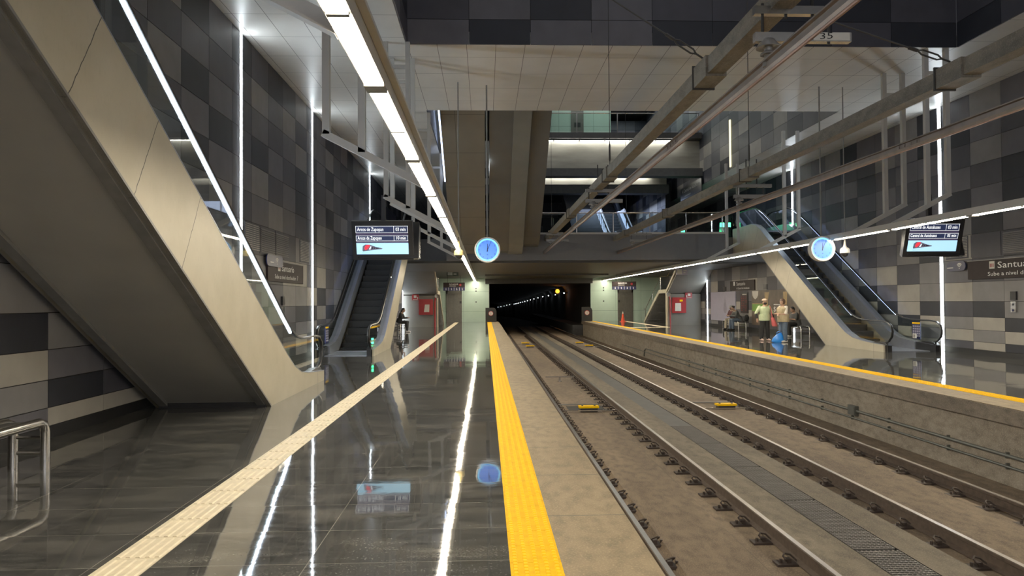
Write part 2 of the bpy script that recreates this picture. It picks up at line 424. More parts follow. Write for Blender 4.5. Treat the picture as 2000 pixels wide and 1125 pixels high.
# checker walls ------------------------------------------------------------
def shade(r, z, up=2.3):
    w = (.24, .16, .16, .22, .22) if z < up else (.24, .32, .28, .15, .01)
    t = r.random(); a = 0
    for i, p in enumerate(w):
        a += p
        if t < a: return i
    return 2
def checker(name, plane, pos, cs, zs, facing, seed, fixed={}, g=.006, up=2.3, skip=None, b0z=0):
    r = random.Random(seed); mb = MB(); prev = {}
    for i in range(len(cs) - 1):
        for j in range(len(zs) - 1):
            s_ = shade(r, zs[j], up)
            if s_ in (prev.get((i - 1, j)), prev.get((i, j - 1))): s_ = shade(r, zs[j], up)
            s_ = fixed.get((i, j), s_); prev[(i, j)] = s_
            c0, c1, z0, z1 = cs[i] + g, cs[i + 1] - g, zs[j] + g, zs[j + 1] - g
            if skip and skip((cs[i] + cs[i + 1]) / 2, (zs[j] + zs[j + 1]) / 2): continue
            a, b = (pos, pos - facing * .03)
            if plane == 'x': mb.box(min(a, b), max(a, b), c0, c1, z0, z1, s_)
            else: mb.box(c0, c1, min(a, b), max(a, b), z0, z1, s_)
    b0, b1 = pos - facing * .012, pos - facing * .3
    lo, hi = min(b0, b1), max(b0, b1)
    if plane == 'x': mb.box(lo, hi, cs[0], cs[-1], zs[0] + b0z, zs[-1], 5)
    else: mb.box(cs[0], cs[-1], lo, hi, zs[0] + b0z, zs[-1], 5)
    return struct(mb, name, M['panel'] + [M['joint']])
ZS = [.15, .37, .70, 1.06, 1.5, 2.05, 2.7, 3.4, 4.05, 4.7, 5.35, 6.0, 6.65, 7.4]
PIT = 1.238
ys = []
for base in (21.9,): ys = [base + PIT * k for k in range(-24, 33)]
li = min(range(len(ys)), key=lambda i: abs(ys[i] - 8.74))
off = 8.74 - ys[li]
YS = [y + off for y in ys]
fx = {}
for dj, col in enumerate(((2, 3, 4, 0, 3, 2), (4, 0, 2, 3, 3, 2), (4, 1, 2, 3, 2, 1))):
    i = li - 1 + dj
    for j, v in enumerate(col): fx[(i, j)] = v
checker('wall_left', 'x', XL, YS, ZS, 1, 3, fx)
YR = [21.05 + PIT * k for k in range(-24, 32)]
rx = {}
k0 = 24
for dj, col in ((-1, (1, 4, 3, 1, 4, 2)), (-2, (4, 3, 4, 0, 3, 1)), (-3, (0, 4, 0, 3, 3, 2)), (0, (3, 2, 4, 0, 3, 3)), (1, (2, 4, 0, 4, 4, 1)), (2, (3, 2, 3, 0, 2, 4)), (3, (4, 3, 2, 4, 0, 3))):
    for j, v in enumerate(col): rx[(k0 + dj, j)] = v
checker('wall_right', 'x', XR, YR, ZS, -1, 11, rx)
struct(MB().box(XL - .02, XL + .005, Y0, YE, 0, .15), 'baseboard_left', M['skirting'])
struct(MB().box(XR - .005, XR + .02, Y0, YE + 4, 0, .15), 'baseboard_right', M['skirting'])

# ceiling at 7.4 with two openings over the tracks
VL, VR, YB0, YB1 = -1.72, 10.95, 16.1, 21.7
c = MB()
c.box(XL - .3, VL - .035, Y0, 58, 7.4, 7.7); c.box(VR + .035, XR + .3, Y0, 60, 7.4, 7.7); c.box(VL - .035, VR + .035, YB0 + .035, YB1, 7.4, 7.7)
struct(c, 'ceiling', M['ceil'])
vz = [7.4 + .57 * k for k in range(0, 12)]
checker('wall_void_front', 'y', YB0, [VL + 1.39 * k - .0 for k in range(0, 10)][:9] + [VR], [7.4] + vz[1:], -1, 21, {(i, j): v for j, row in enumerate(((2, 0, 2, 2, 0, 0, 0, 1, 0), (1, 2, 0, 2, 1, 1, 0, 0, 1), (0, 1, 2, 0, 2, 1, 0, 1, 0))) for i, v in enumerate(row)}, up=0, b0z=.31)
checker('wall_void_left', 'x', VL, [Y0 + 1.26 * k for k in range(0, 20)][:19] + [YB0], [7.4] + vz[1:], 1, 22, up=0, b0z=.31)
checker('wall_void_right', 'x', VR, [Y0 + 1.26 * k for k in range(0, 20)][:19] + [YB0], [7.4] + vz[1:], -1, 23, up=0, b0z=.31)
vz2 = [7.4 + .62 * k for k in range(0, 12)]
checker('wall_upper_right', 'x', VR, [YB1 + 1.24 * k for k in range(0, 30)], [7.4] + vz2[1:], -1, 24, up=9, b0z=.31)
checker('wall_upper_left', 'x', VL, [YB1 + 1.24 * k for k in range(0, 30)], [7.4] + vz2[1:], 1, 25, up=0, b0z=.31)
struct(MB().box(VL - .6, VR + .6, Y0, 60, 14.2, 14.5), 'ceiling_roof', M['slab'])
struct(MB().box(XL - .3, XR + .3, Y0 - .3, Y0, -1.4, 14.2), 'wall_back', M['slab'])

# tactile paving -------------------------------------------------------------
def domes(x0, x1, ya, yb, label):
    mb = MB(); T = .3; y = ya
    while y < yb:
        mb.box(x0, x1, y + .003, y + T - .003, -.06, .004, 1)
        nx = 5; p = (x1 - x0) / nx
        ny = 6 if y < 20 else 3
        for i in range(nx):
            cx = x0 + p * (i + .5)
            for j in range(ny):
                cy = y + T / ny * (j + .5); a, b = p * .26, T / ny * .42
                a2, b2 = a * .65, b * .75
                mb.add([(cx - a, cy - b, .004), (cx + a, cy - b, .004), (cx + a, cy + b, .004), (cx - a, cy + b, .004),
                        (cx - a2, cy - b2, .012), (cx + a2, cy - b2, .012), (cx + a2, cy + b2, .012), (cx - a2, cy + b2, .012)],
                       [(4, 5, 6, 7), (0, 1, 5, 4), (1, 2, 6, 5), (2, 3, 7, 6), (3, 0, 4, 7)])
        y += T
    o = mb.build('tactile_paving', [M['yellow'], M['yellowshade']]); tag(o, label, 'tactile paving')
domes(.14, .453, 2.0, YE, 'yellow studded tactile warning strip along the left platform edge')
domes(8.15, 8.46, 6.0, YE, 'yellow studded tactile warning strip along the right platform edge')
def ribs(x0, x1, ya, yb, along='y'):
    mb = MB(); T = .4; y = ya
    while y < yb - .01:
        e = min(y + T, yb)
        if along == 'y': mb.box(x0, x1, y + .002, e - .002, -.05, .003)
        else: mb.box(y + .002, e - .002, x0, x1, -.05, .003)
        n = 5; p = (x1 - x0) / n
        for i in range(n):
            c0 = x0 + p * (i + .2); c1 = x0 + p * (i + .8)
            prof = [(c0, .003), (c0 + p * .15, .009), (c1 - p * .15, .009), (c1, .003)]
            if along == 'y': mb.prism(prof, 'y', y + .02, e - .02)
            else: mb.prism([(a, b) for a, b in prof], 'x', y + .02, e - .02)
        y += T
    return mb
o = ribs(-2.345, -2.045, 2.2, 54.8).build('tactile_paving', M['beige']); tag(o, 'cream ribbed tactile guide path running down the left platform', 'tactile paving')
mb = ribs(10.5, 10.8, 41.9, 55.2)
a = ribs(41.6, 41.9, 8.5, 10.8, 'x'); mb.add(a.v, a.f)
o = mb.build('tactile_paving', M['beige']); tag(o, 'cream ribbed tactile guide path turning before the right lift', 'tactile paving')

# ------------------------------------------------------------------ rails
def rail_mb(x, y0, y1, z0=-1.14):
    h = .165; p = [(-.07, 0), (.07, 0), (.07, .012), (.012, .03), (.012, .115), (.036, .128), (.036, .158), (.028, .165), (-.028, .165), (-.036, .158), (-.036, .128), (-.012, .115), (-.012, .03), (-.07, .012)]
    mb = MB(); mb.prism([(x + a, z0 + b) for a, b in p], 'y', y0, y1, 0)
    mb.box(x - .027, x + .027, y0, y1, z0 + .1652, z0 + .1665, 1)
    return mb
clip = MB()
clip.box(-.13, .13, -.075, .075, -.005, .018)
clip.box(-.02, .03, -.03, .03, .018, .06)
clip.tube([(.0, -.02, .03), (-.035, -.03, .06), (-.05, -.005, .085), (-.02, .03, .10), (.04, .035, .085), (.075, .02, .05), (.09, .0, .035)], .011, 5)
clip.tube([(-.07, 0, .018), (-.07, 0, .055)], .016, 6)
clip_ob = None
RAILX = (1.73, 3.27, 5.15, 6.68)
names = ('left rail of the left track, close under the platform edge', 'right rail of the left track, beside the drain', 'left rail of the right track, beside the drain', 'right rail of the right track, under the far platform wall')
for k, x in enumerate(RAILX):
    t = thing('rail', 'rust brown steel ' + names[k], 'rail', (x, 2, -1.14), 0, 'running rails of the two tracks')
    rail_mb(x, 2, 74).build('rail_bar', [M['rust'], M['railtop']], t)
    sgn = 1 if k == 0 else -1
    y = 4.1 if k < 2 else 5.2
    nclip = 0
    while y < 56 and nclip < 80:
        if clip_ob is None:
            clip_ob = clip.build('rail_clip', M['clip'], t, smooth=True, local=True); ob = clip_ob
        else:
            ob = clip_ob.copy(); COL.objects.link(ob); ob.parent = t
        ob.location = (sgn * .155, y - 2, -.005); ob.rotation_euler = (0, 0, 0 if sgn < 0 else math.pi)
        y += .655; nclip += 1

# drain between the tracks: gratings near, plain covers further off
y = 5.6; i = 0
struct(MB().box(3.89, 4.35, Y0, y, -1.12, -1.068), 'floor_drain_cover', M['gutter'])
while y < 14.4:
    mb = MB(); L = 1.9
    for q in range(int(L / .05)): mb.box(3.9, 4.34, y + .02 + q * .05, y + .034 + q * .05, -1.085, -1.055)
    for q in range(10): mb.box(3.9 + q * .048, 3.908 + q * .048, y + .02, y + L - .02, -1.082, -1.06)
    o = mb.build('drain_grating', M['grate'])
    tag(o, nth(i, 'galvanised drain grating between the two tracks'), 'grating', 'gratings between the tracks'); y += L; i += 1
struct(MB().box(3.89, 4.35, y, 75, -1.12, -1.068), 'floor_drain_cover', M['gutter'])

# signal beacons between the rails
def beacon(x, y, label, pit=True):
    t = thing('track_beacon', label, 'track beacon', (x, y, -1.1), 0, 'yellow beacons between the rails')
    MB().box(x - .24, x + .24, y - .12, y + .12, -1.0, -.955).build('cover', M['yellow'], t)
    mb = MB().box(x - .21, x + .21, y - .10, y + .10, -1.09, -1.0)
    for s in (-1, 1): mb.lathe([(.025, 0), (.03, .012), (.012, .02)], (x + s * .15, y, -.955), 8)
    mb.build('base', M['black'], t)
    MB().bar((x - .62, y - .16, -1.05), (x + .62, y - .16, -1.05), .03, .025).build('mounting_bar', M['steel'], t)
    if pit:
        MB().bar((x - .62, y + .95, -1.06), (x + .4, y + .95, -1.06), .04, .025).build('mounting_bar', M['trimdark'], t)
        MB().box(x - .45, x + .45, y + .2, y + .85, -1.096, -1.088).build('pit_dark_sheet', M['void'], t)  # flat near-black sheet painted for the dark of a recessed pit
beacon(2.49, 17.4, 'yellow topped beacon between the rails of the left track, nearest the camera')
beacon(5.9, 17.5, 'yellow topped beacon between the rails of the right track, nearest the camera')
beacon(2.55, 41.2, 'small yellow beacon far down the left track, front one of two', False)
beacon(2.45, 44.2, 'small yellow beacon far down the left track, rear one of two', False)
beacon(5.95, 41.2, 'small yellow beacon far down the right track, front one of two', False)
beacon(5.8, 44.2, 'small yellow beacon far down the right track, rear one of two', False)
t = thing('track_marker', 'pale T-shaped steel bar on a short post between the left rails', 'marker', (2.5, 24, -1.1))
MB().bar((2.0, 24, -.95), (2.95, 24, -.95), .06, .04).build('crossbar', M['steel'], t)
MB().box(2.44, 2.5, 23.97, 24.03, -1.1, -.96).box(2.40, 2.54, 23.9, 24.1, -1.105, -1.09).build('post', M['steel'], t)

# conduits on the right platform wall
for z, r, lab in ((-.72, .028, 'upper thicker grey conduit along the far platform wall'), (-.88, .02, 'lower thinner grey conduit along the far platform wall')):
    t = thing('conduit', lab, 'conduit', (7.64, 4, z))
    MB().tube([(7.64, 4, z), (7.64, 34 if z > -.8 else 40, z)] + ([(7.64, 34.3, z - .08), (7.64, 34.4, -1.10)] if z > -.8 else []), r, 8).build('pipe', M['conduit'], t, smooth=True)
    y = 7.2
    for k in range(14):
        MB().box(7.625, 7.678, y - .012, y + .012, z - .04, z + .05).build('bracket', M['conduit'], t); y += 1.35 + (.4 if k % 3 == 0 else 0)
t = thing('junction_box', 'small grey junction box on the far platform wall', 'junction box', (7.62, 14.7, -.72))
MB().box(7.6, 7.69, 14.55, 14.85, -.82, -.62).build('box', M['conduit'], t); MB().box(7.588, 7.6, 14.57, 14.83, -.80, -.64).build('lid', M['conduit'], t)

# ------------------------------------------------------------------ escalators (local: y = up-run, x across, z up)
HW = .865
TOP = [(0.0, .20), (.9, .25), (1.3, .28), (1.8, .34), (2.29, .50), (2.77, .75), (8.7, 4.16), (9.1, 4.40), (9.5, 4.64), (10.0, 4.86), (10.5, 4.95), (12.9, 4.95)]
LOWB = [(12.9, 3.76), (10.1, 3.74), (9.4, 3.46), (3.68, .0)]
LOWA = [(12.9, 4.1), (10.9, 4.1), (10.35, 4.0), (3.68, .0)]
def topz(u):
    for (a, b), (c_, d) in zip(TOP, TOP[1:]):
        if a <= u <= c_: return b + (d - b) * (u - a) / (c_ - a)
    return TOP[-1][1]
RAILP = [(.41, .275), (.15, .255), (-.08, .32), (-.24, .46), (-.28, .62), (-.22, .79), (-.05, .89), (.28, .925), (1.0, .925), (1.29, .935), (1.7, .985), (2.1, 1.11), (2.6, 1.39), (8.3, 4.72), (8.8, 5.0), (9.4, 5.32), (9.9, 5.54), (10.4, 5.66), (11.0, 5.68), (12.3, 5.68),
         (12.62, 5.62), (12.78, 5.46), (12.80, 5.26), (12.7, 5.1), (12.45, 5.03)]
def rails_z(u):
    pts = [p for p in RAILP if -.06 <= p[0] and p[1] > .88]
    for (a, b), (c_, d) in zip(pts, pts[1:]):
        if a <= u <= c_: return b + (d - b) * (u - a) / (c_ - a)
    return None
ECACHE = {}
def emesh(key, fn, mats, parent, name, smooth=False):
    if key in ECACHE:
        o = ECACHE[key].copy(); COL.objects.link(o); o.parent = parent; o.name = name
        return o
    o = fn().build(name, mats, parent, smooth=smooth, local=True); ECACHE[key] = o
    return o
def escalator(label, loc, rz, led, track_side, extra=()):
    LOW = LOWA if led == 'near' else LOWB; V_ = led == 'near'
    t = thing('escalator', label, 'escalator', loc, rz, 'escalators')
    for s in (-1, 1):
        emesh(('clad', s, V_), lambda: MB().prism(TOP + LOW + [(0, 0)], 'x', s * HW, s * (HW - .05)), M['clad'], t, 'cladding')
        def trim():
            mb = MB()
            for (a, b), (c_, d) in zip(LOW[1:], LOW[2:]):
                mb.prism([(a, b - .012), (c_, d - .012), (c_, d + .08), (a, b + .08)], 'x', s * (HW - .07), s * (HW - .19))
                mb.prism([(a, b - .0), (c_, d - .0), (c_, d + .03), (a, b + .03)], 'x', s * (HW + .012), s * (HW - .07))
            return mb
        emesh(('trim', s, V_), trim, M['trimdark'], t, 'soffit_trim')
        def deck():
            mb = MB()
            for (a, b), (c_, d) in zip(TOP, TOP[1:]):
                mb.prism([(a, b), (c_, d), (c_, d + .012), (a, b + .012)], 'x', s * (HW + .004), s * (HW - .20))
                mb.prism([(a, b - .45), (c_, d - .45), (c_, d + .012), (a, b + .012)], 'x', s * (HW - .20), s * (HW - .235)) if a >= .9 else None
            return mb
        emesh(('deck', s), deck, M['deck'], t, 'skirt_panel')
        def glass():
            mb = MB(); us = [.0, .3, .9, 1.3, 1.77, 2.15, 2.6, 3.1, 5, 7, 8.7, 9.1, 9.6, 10.1, 10.6, 11.5, 12.3]
            pl = [(u, topz(u) + .01) for u in us] + [(12.7, 5.2), (12.7, 5.45)] + [(u, rails_z(u) - .03) for u in reversed(us)] + [(-.19, .75), (-.22, .5), (-.08, .36)]
            return mb.prism(pl, 'x', s * (HW - .115), s * (HW - .125))
        emesh(('glass', s), glass, M['glass'], t, 'glass_balustrade')
        emesh(('hand', s), lambda: MB().tube([(s * (HW - .12), u, z) for u, z in RAILP], .032, 8, flat=(1.25, .75)), M['rubber'], t, 'handrail', True)
        if led:
            def strip():
                mb = MB(); pts = [(u, z) for u, z in RAILP if 2.05 < u < 10.2]; wd = .028 if led == 'near' else .010
                for (a, b), (c_, d) in zip(pts, pts[1:]): mb.bar((s * (HW - .12), a, b - .042), (s * (HW - .12), c_, d - .042), wd, wd)
                return mb
            if s == track_side or led != 'near': emesh(('led', s, led), strip, M['blueled'] if led == 'near' else M['softled'], t, 'light_strip')
    def soff():
        mb = MB(); pl = LOW + [(3.66, -.0), (3.9, .0), (3.9, .1), (9.3, 3.5), (10.1, 3.8), (12.9, 3.82)]
        for (a, b), (c_, d) in zip(LOW, LOW[1:]): mb.prism([(a, b + .04), (c_, d + .04), (c_, d + .1), (a, b + .1)], 'x', -HW + .06, HW - .06)
        return mb
    emesh(('soff', V_), soff, M['soffit'], t, 'soffit')
    emesh('gap', lambda: MB().box(-HW + .06, HW - .06, 3.62, 3.74, 0, .16), M['black'], t, 'gap_plate')  # black plate added to close a gap that let light through under the soffit
    emesh('plate0', lambda: MB().box(-.62, .62, .1, 2.0, .0, .02).box(-.62, .62, 1.75, 2.0, .02, .035), M['deck'], t, 'floor_plate')
    emesh('plate1', lambda: MB().box(-.62, .62, 9.9, 12.9, 4.55, 4.62), M['deck'], t, 'floor_plate')
    def stepfn():
        mb = MB().box(-.6, .6, 0, .41, -.03, 0)
        mb.prism([(0, 0), (.02, -.23), (.0, -.24), (-.012, -.01)], 'x', -.6, .6)
        for q in range(24): mb.box(-.59 + q * .05, -.565 + q * .05, .0, .40, 0, .012)
        return mb
    u, z = 2.0, .03
    for k in range(21):
        o = emesh('step', stepfn, M['step'], t, 'step'); o.location = (0, u, z)
        u += .40
        z += .06 if k == 0 else .14 if k == 1 else .14 if k == 18 else .06 if k >= 19 else .24
    def newel():
        mb = MB()
        return mb.prism([(-.10, 0), (-.10, .2), (.0, .27), (.42, .29), (.9, .25), (.9, 0)], 'x', q_ * (HW - .07), q_ * (HW - .20))
    for q_ in (-1, 1): emesh(('newel', q_), newel, M['black'], t, 'newel_base')
    s = -track_side
    def board():
        mb = MB(); x = s * (HW - .135)
        mb.prism([(.72, .33), (1.16, .33), (1.16, .86), (.72, .86)], 'x', x, x - s * .012, 0)
        mb.prism([(.74, .80), (1.14, .80), (1.14, .85), (.74, .85)], 'x', x - s * .012, x - s * .016, 1)
        for r_ in range(5):
            for c_ in range(4):
                a, b = .76 + c_ * .098, .70 - r_ * .075
                mb.prism([(a, b), (a + .06, b), (a + .06, b + .05), (a, b + .05)], 'x', x - s * .012, x - s * .016, 2)
        return mb
    emesh(('board', s), board, [M['signblue'], M['yellow'], M['softled'] if False else M['poster']], t, 'instruction_panel')
    return t
escA = escalator('big near escalator climbing toward the camera along the left wall, with lit handrail', (-4.195, 14.93, 0), math.pi, 'near', -1)
escB = escalator('escalator climbing away behind the hanging screen on the left platform', (-4.17, 21.4, 0), 0, 'soft', 1)
escC = escalator('escalator climbing away along the right wall behind the round clock', (12.735, 21.0, 0), 0, 'soft', -1)
escD = escalator('far blue-lit escalator climbing from the mezzanine to the upper level', (8.2, 40.5, 4.6), 0, 'soft', -1)
for e in (escB,):
    x0, y0 = e.location.x, e.location.y
    for z in (.36, .47):
        MB().box(x0 + .70, x0 + .74, y0 + .55, y0 + .72, z - .03, z + .03).build('indicator_light', M['green'], e)
    MB().box(x0 + .66, x0 + .73, y0 + .5, y0 + 1.5, .80, .845).build('warning_band', M['yellow'], e)
mb = MB().box(13.36, 13.375, 21.0 + .8, 21.0 + .98, .36, .5); mb.build('number_plate', M['paper'], escC)
mb = MB().text('18', (13.355, 21.0 + .95, .385), (0, -1, 0), (0, 0, 1), .13); mb.build('number', M['blackmat'], escC)

# ------------------------------------------------------------------ linear lights over both platforms
def fixture_mb(): return None
fl = None
for side in (0, 1):
    xc = -.8 if side == 0 else 9.4
    nv = 0
    for k in range(-2, 20):
        ya = 2.58 + 2.72 * k
        vis = k >= 0 if side == 0 else k >= 3
        lab = None
        rank = nv
        if vis: nv += 1
        where = 'left' if side == 0 else 'right'
        lab = nth(rank, 'fixture in the line of tubes over the %s platform' % where) if vis else 'fixture of the line over the %s platform, behind the camera' % where
        grp = 'linear lights over the %s platform' % where
        if fl is None:
            t = thing('linear_light', lab, 'light', (xc, ya, 3.2), 0, grp); fl = t
            mb = MB().box(xc - .075, xc + .075, ya + .0, ya + 2.72, 3.215, 3.33)
            mb.box(xc - .075, xc - .062, ya, ya + 2.72, 3.19, 3.215).box(xc + .062, xc + .075, ya, ya + 2.72, 3.19, 3.215)
            mb.build('housing', M['white'], t)
            for q in (0, 1):
                a = ya + .09 + q * 1.29
                MB().box(xc - .06, xc + .06, a, a + 1.25, 3.18, 3.214).build('diffuser', M['led'], t)
            for q in (0, 1): MB().box(xc - .074, xc + .074, ya + (0 if q == 0 else 2.63), ya + (.09 if q == 0 else 2.72), 3.168, 3.216).build('end_cap', M['trimdark'], t)
            MB().box(xc - .062, xc + .062, ya + 1.338, ya + 1.382, 3.172, 3.216).build('joint_cap', M['trimdark'], t)
            mb = MB().box(xc + .078, xc + .13, ya, ya + 2.72, 3.30, 3.33); mb.build('cable_tray', M['white'], t)
        else:
            t = dup(fl, (xc, ya, 3.2), lab); t['group'] = grp
# hanger frames -------------------------------------------------------------
def frame(y, mir, rank, bot=3.95):
    X = (lambda x: MX - x) if mir else (lambda x: x)
    side = 'right' if mir else 'left'
    t = thing('light_gantry', nth(rank, 'white steel gantry from the %s ceiling down to the tubes' % side), 'gantry', (X(-1.95), y, 7.4), 0, 'light gantries')
    p = .1
    for x in (-2.19, -1.70):
        zb = bot - .52 * (x + 2.19)
        MB().box(min(X(x - p / 2), X(x + p / 2)), max(X(x - p / 2), X(x + p / 2)), y - p / 2, y + p / 2, zb - .02, 7.4).build('post', M['white'], t)
    MB().bar((X(-2.235), y, bot), (X(-.86), y, bot - .52 * 1.375), .1, .1).build('strut', M['white'], t)
    MB().bar((X(-2.19), y, 6.85), (X(-1.70), y, 6.85), .08, .08).build('rung', M['white'], t)
for i, y in enumerate((4.3, 10.0, 16.0, 17.1, 22.0, 28.1)): frame(y, False, i)
for i, y in enumerate((16.27, 18.02, 24.24, 30.13)): frame(y, True, i, 4.03)

# vertical wall lights ------------------------------------------------------
for x, s, lst in ((XL, 1, ((15.46, .0, 7.4), (21.77, 0, 7.4), (32.53, 0, 7.4), (45.3, 0, 2.9))), (XR, -1, ((21.17, 0, 7.4), (31.6, 0, 7.4), (44.1, 0, 3.0), (56.9, 0, 4.4)))):
    for i, (y, z0, z1) in enumerate(lst):
        t = thing('wall_light', nth(i, 'vertical white light strip on the %s wall' % ('left' if s > 0 else 'right')), 'light', (x, y, z0), 0, 'vertical light strips on the walls')
        MB().box(min(x, x + s * .006), max(x, x + s * .006), y - .09, y + .09, z0, z1).build('channel', M['white'], t)
        MB().box(min(x + s * .006, x + s * .012), max(x + s * .006, x + s * .012), y - .066, y + .066, z0 + .01, z1 - .01).build('diffuser', M['wallled'], t)
t = thing('wall_light', 'dim yellowish vertical strip high on the upper right wall', 'light', (VR, 31.4, 7.4))
MB().box(VR - .04, VR, 31.34, 31.46, 7.5, 9.6).build('diffuser', M['warmled'], t)

# ------------------------------------------------------------------ mezzanine and upper levels
c = MB()
c.box(VL, 10.9, 32.0, 58, 3.42, 4.58, 0); c.box(XL, VL, 34.3, 58, 3.42, 4.58, 0); c.box(10.9, XR, 33.9, 60, 3.42, 4.58, 0)
struct(c, 'mezzanine_deck', [M['deckface']])
struct(MB().box(1.2, 10.9, 31.97, 32.05, 4.58, 4.66), 'trim_4', M['white'])
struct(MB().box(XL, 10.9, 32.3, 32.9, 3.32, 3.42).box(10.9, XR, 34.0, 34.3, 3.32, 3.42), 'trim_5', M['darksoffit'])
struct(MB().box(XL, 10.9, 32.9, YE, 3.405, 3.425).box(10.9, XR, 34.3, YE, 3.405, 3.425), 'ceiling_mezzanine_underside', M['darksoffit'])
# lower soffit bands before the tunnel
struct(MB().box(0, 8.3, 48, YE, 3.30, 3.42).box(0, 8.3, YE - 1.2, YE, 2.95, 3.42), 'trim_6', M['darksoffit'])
# glass railing on deck
t = thing('glass_railing', 'clear glass railing along the front edge of the mezzanine', 'railing', (6.5, 32.1, 4.6))
for i in range(5): MB().box(2.5 + i * 1.66, 4.13 + i * 1.66, 32.1, 32.115, 4.68, 5.5).build('pane', M['railglass'], t)
MB().tube([(2.45, 32.11, 5.55), (10.85, 32.11, 5.55)], .022, 8).build('handrail', M['steel'], t, smooth=True)
for i in range(6): MB().box(2.45 + i * 1.66, 2.49 + i * 1.66, 32.09, 32.13, 4.66, 5.55).build('post', M['steel'], t)
# back walls of the mezzanine
checker('wall_mezzanine_back', 'y', 58, [XL + 1.24 * k for k in range(0, 16)], [4.6 + .62 * k for k in range(0, 16)], -1, 41, up=0)
# right side upper-lobby wall beside the far escalator
checker('wall_mezzanine_side', 'x', 10.4, [40.85 + 1.0 * k for k in range(0, 14)], [4.6 + .62 * k for k in range(0, 7)], -1, 42, up=20)
# lit faces
def litface(y, z0, z1, zb, label, x0=2.2, x1=VR):
    w = MB().box(x0 - 4, x1, y, y + .3, zb, z1); struct(w, 'wall_lit_band', M['lit'])
    struct(MB().box(x0 - 4, x1, y - .5, y + .2, zb - .05, z0), 'trim_band', M['slab'])
    n = 6; L = (x1 - 1.0 - x0) / n
    for i in range(n):
        t = thing('linear_light', label % ORD[i].replace('nearest', 'first'), 'light', (x0 + i * L, y - .13, z1), 0, 'lights washing the upper wall bands')
        MB().box(x0 + i * L + .04, x0 + (i + 1) * L - .04, y - .17, y - .10, z1 - .03, z1 - .005).build('diffuser', M['coolline'], t)
        MB().box(x0 + i * L + .02, x0 + (i + 1) * L - .02, y - .19, y - .08, z1 - .005, z1 + .05).build('housing', M['black'], t)
litface(36.0, 8.21, 9.68, 7.87, '%s tube from the left above the upper lit wall band')
litface(40.5, 8.13, 8.63, 7.68, '%s tube from the left above the lower lit wall band', 2.6, 10.4)
# upper floor with railing and green glass lobby
struct(MB().box(2.5, VR, 35.6, 50, 9.74, 10.03), 'floor_upper', M['slab'])
struct(MB().box(2.0, 7.3, 41, 41.2, 10.03, 14.2), 'wall_upper_lobby', M['greenglass'])
t = thing('glass_railing', 'glass railing of the topmost level above the lit wall band', 'railing', (7, 35.7, 10.03))
for i in range(4): MB().box(2.6 + i * 2.05, 4.6 + i * 2.05, 35.7, 35.715, 10.1, 11.0).build('pane', M['railglass'], t)
MB().tube([(2.6, 35.71, 11.02), (10.85, 35.71, 11.02)], .022, 6).build('handrail', M['steel'], t, smooth=True)
for i in range(5): MB().box(2.58 + i * 2.05, 2.62 + i * 2.05, 35.69, 35.73, 10.03, 11.02).build('post', M['steel'], t)
t = thing('lift_door', 'dark lift doorway in the green glass of the topmost level', 'door', (5.35, 40.95, 10.03))
MB().box(5.0, 5.72, 40.93, 41.0, 10.03, 12.6).build('door_leaf', M['door'], t); MB().box(5.18, 5.54, 40.91, 40.93, 11.6, 11.85).build('sign_plate', M['blackmat'], t)
checker('wall_upper_back', 'y', 48, [4 + 1.24 * k for k in range(0, 7)], [10.03 + .62 * k for k in range(0, 7)], -1, 51, up=0)
# side walls closing the hall beyond the mezzanine
struct(MB().box(XL - .3, XL, 58, 60.5, 0, 14), 'wall_end_left', M['slab'])

# stairs bank seen from below: truss undersides climbing toward the camera
def slopebox(x0, x1, ya, za, yb, zb, th_): return MB().prism([(ya, za), (yb, zb), (yb, zb + th_), (ya, za + th_)], 'x', x0, x1)
t = thing('stair_bank', 'bank of stairs and escalators seen from below, descending to the mezzanine in the middle', 'stairs', (.5, 31.5, 3.75))
A0, AZ, B0, BZ = 31.6, 3.72, 18.5, 11.5
def prof(off, kinks=None):
    ptsl = [(32.0, AZ + off), (31.3, AZ + .06 + off)]
    sl = (BZ - AZ) / (A0 - B0)
    ptsl.append((30.7, AZ + .32 + off))
    if kinks:
        for y, d in kinks: ptsl.append((y, AZ + (A0 - y) * sl + off + d))
    ptsl.append((B0, BZ + off + (kinks[-1][1] if kinks else 0)))
    return ptsl + [(B0, BZ + off + 1.2), (32.0, AZ + 1.2 + off)]
MB().prism(prof(0), 'x', -1.48, .02).build('stair_underside', M['shaft'], t)
MB().prism(prof(.05, [(28.2, 0.0), (27.8, .12)]), 'x', .18, 1.02).build('truss_underside', M['shaftgrey'], t)
MB().prism(prof(-.02, [(28.0, 0), (27.5, .05)]), 'x', 1.02, 1.64).build('truss_underside', M['shaftlight'], t)
MB().prism(prof(.3, [(26.6, 0.0), (26.0, .12)]), 'x', 1.64, 2.36).build('truss_underside', M['shaftgrey'], t)
MB().box(.07, .12, 26.6, 28.4, 6.75, 6.8).build('light_strip', M['wallled'], t)
MB().bar((-1.56, 28.3, 6.35), (-1.60, 24.0, 8.9), .05, .05).build('light_strip', M['softled'], t)

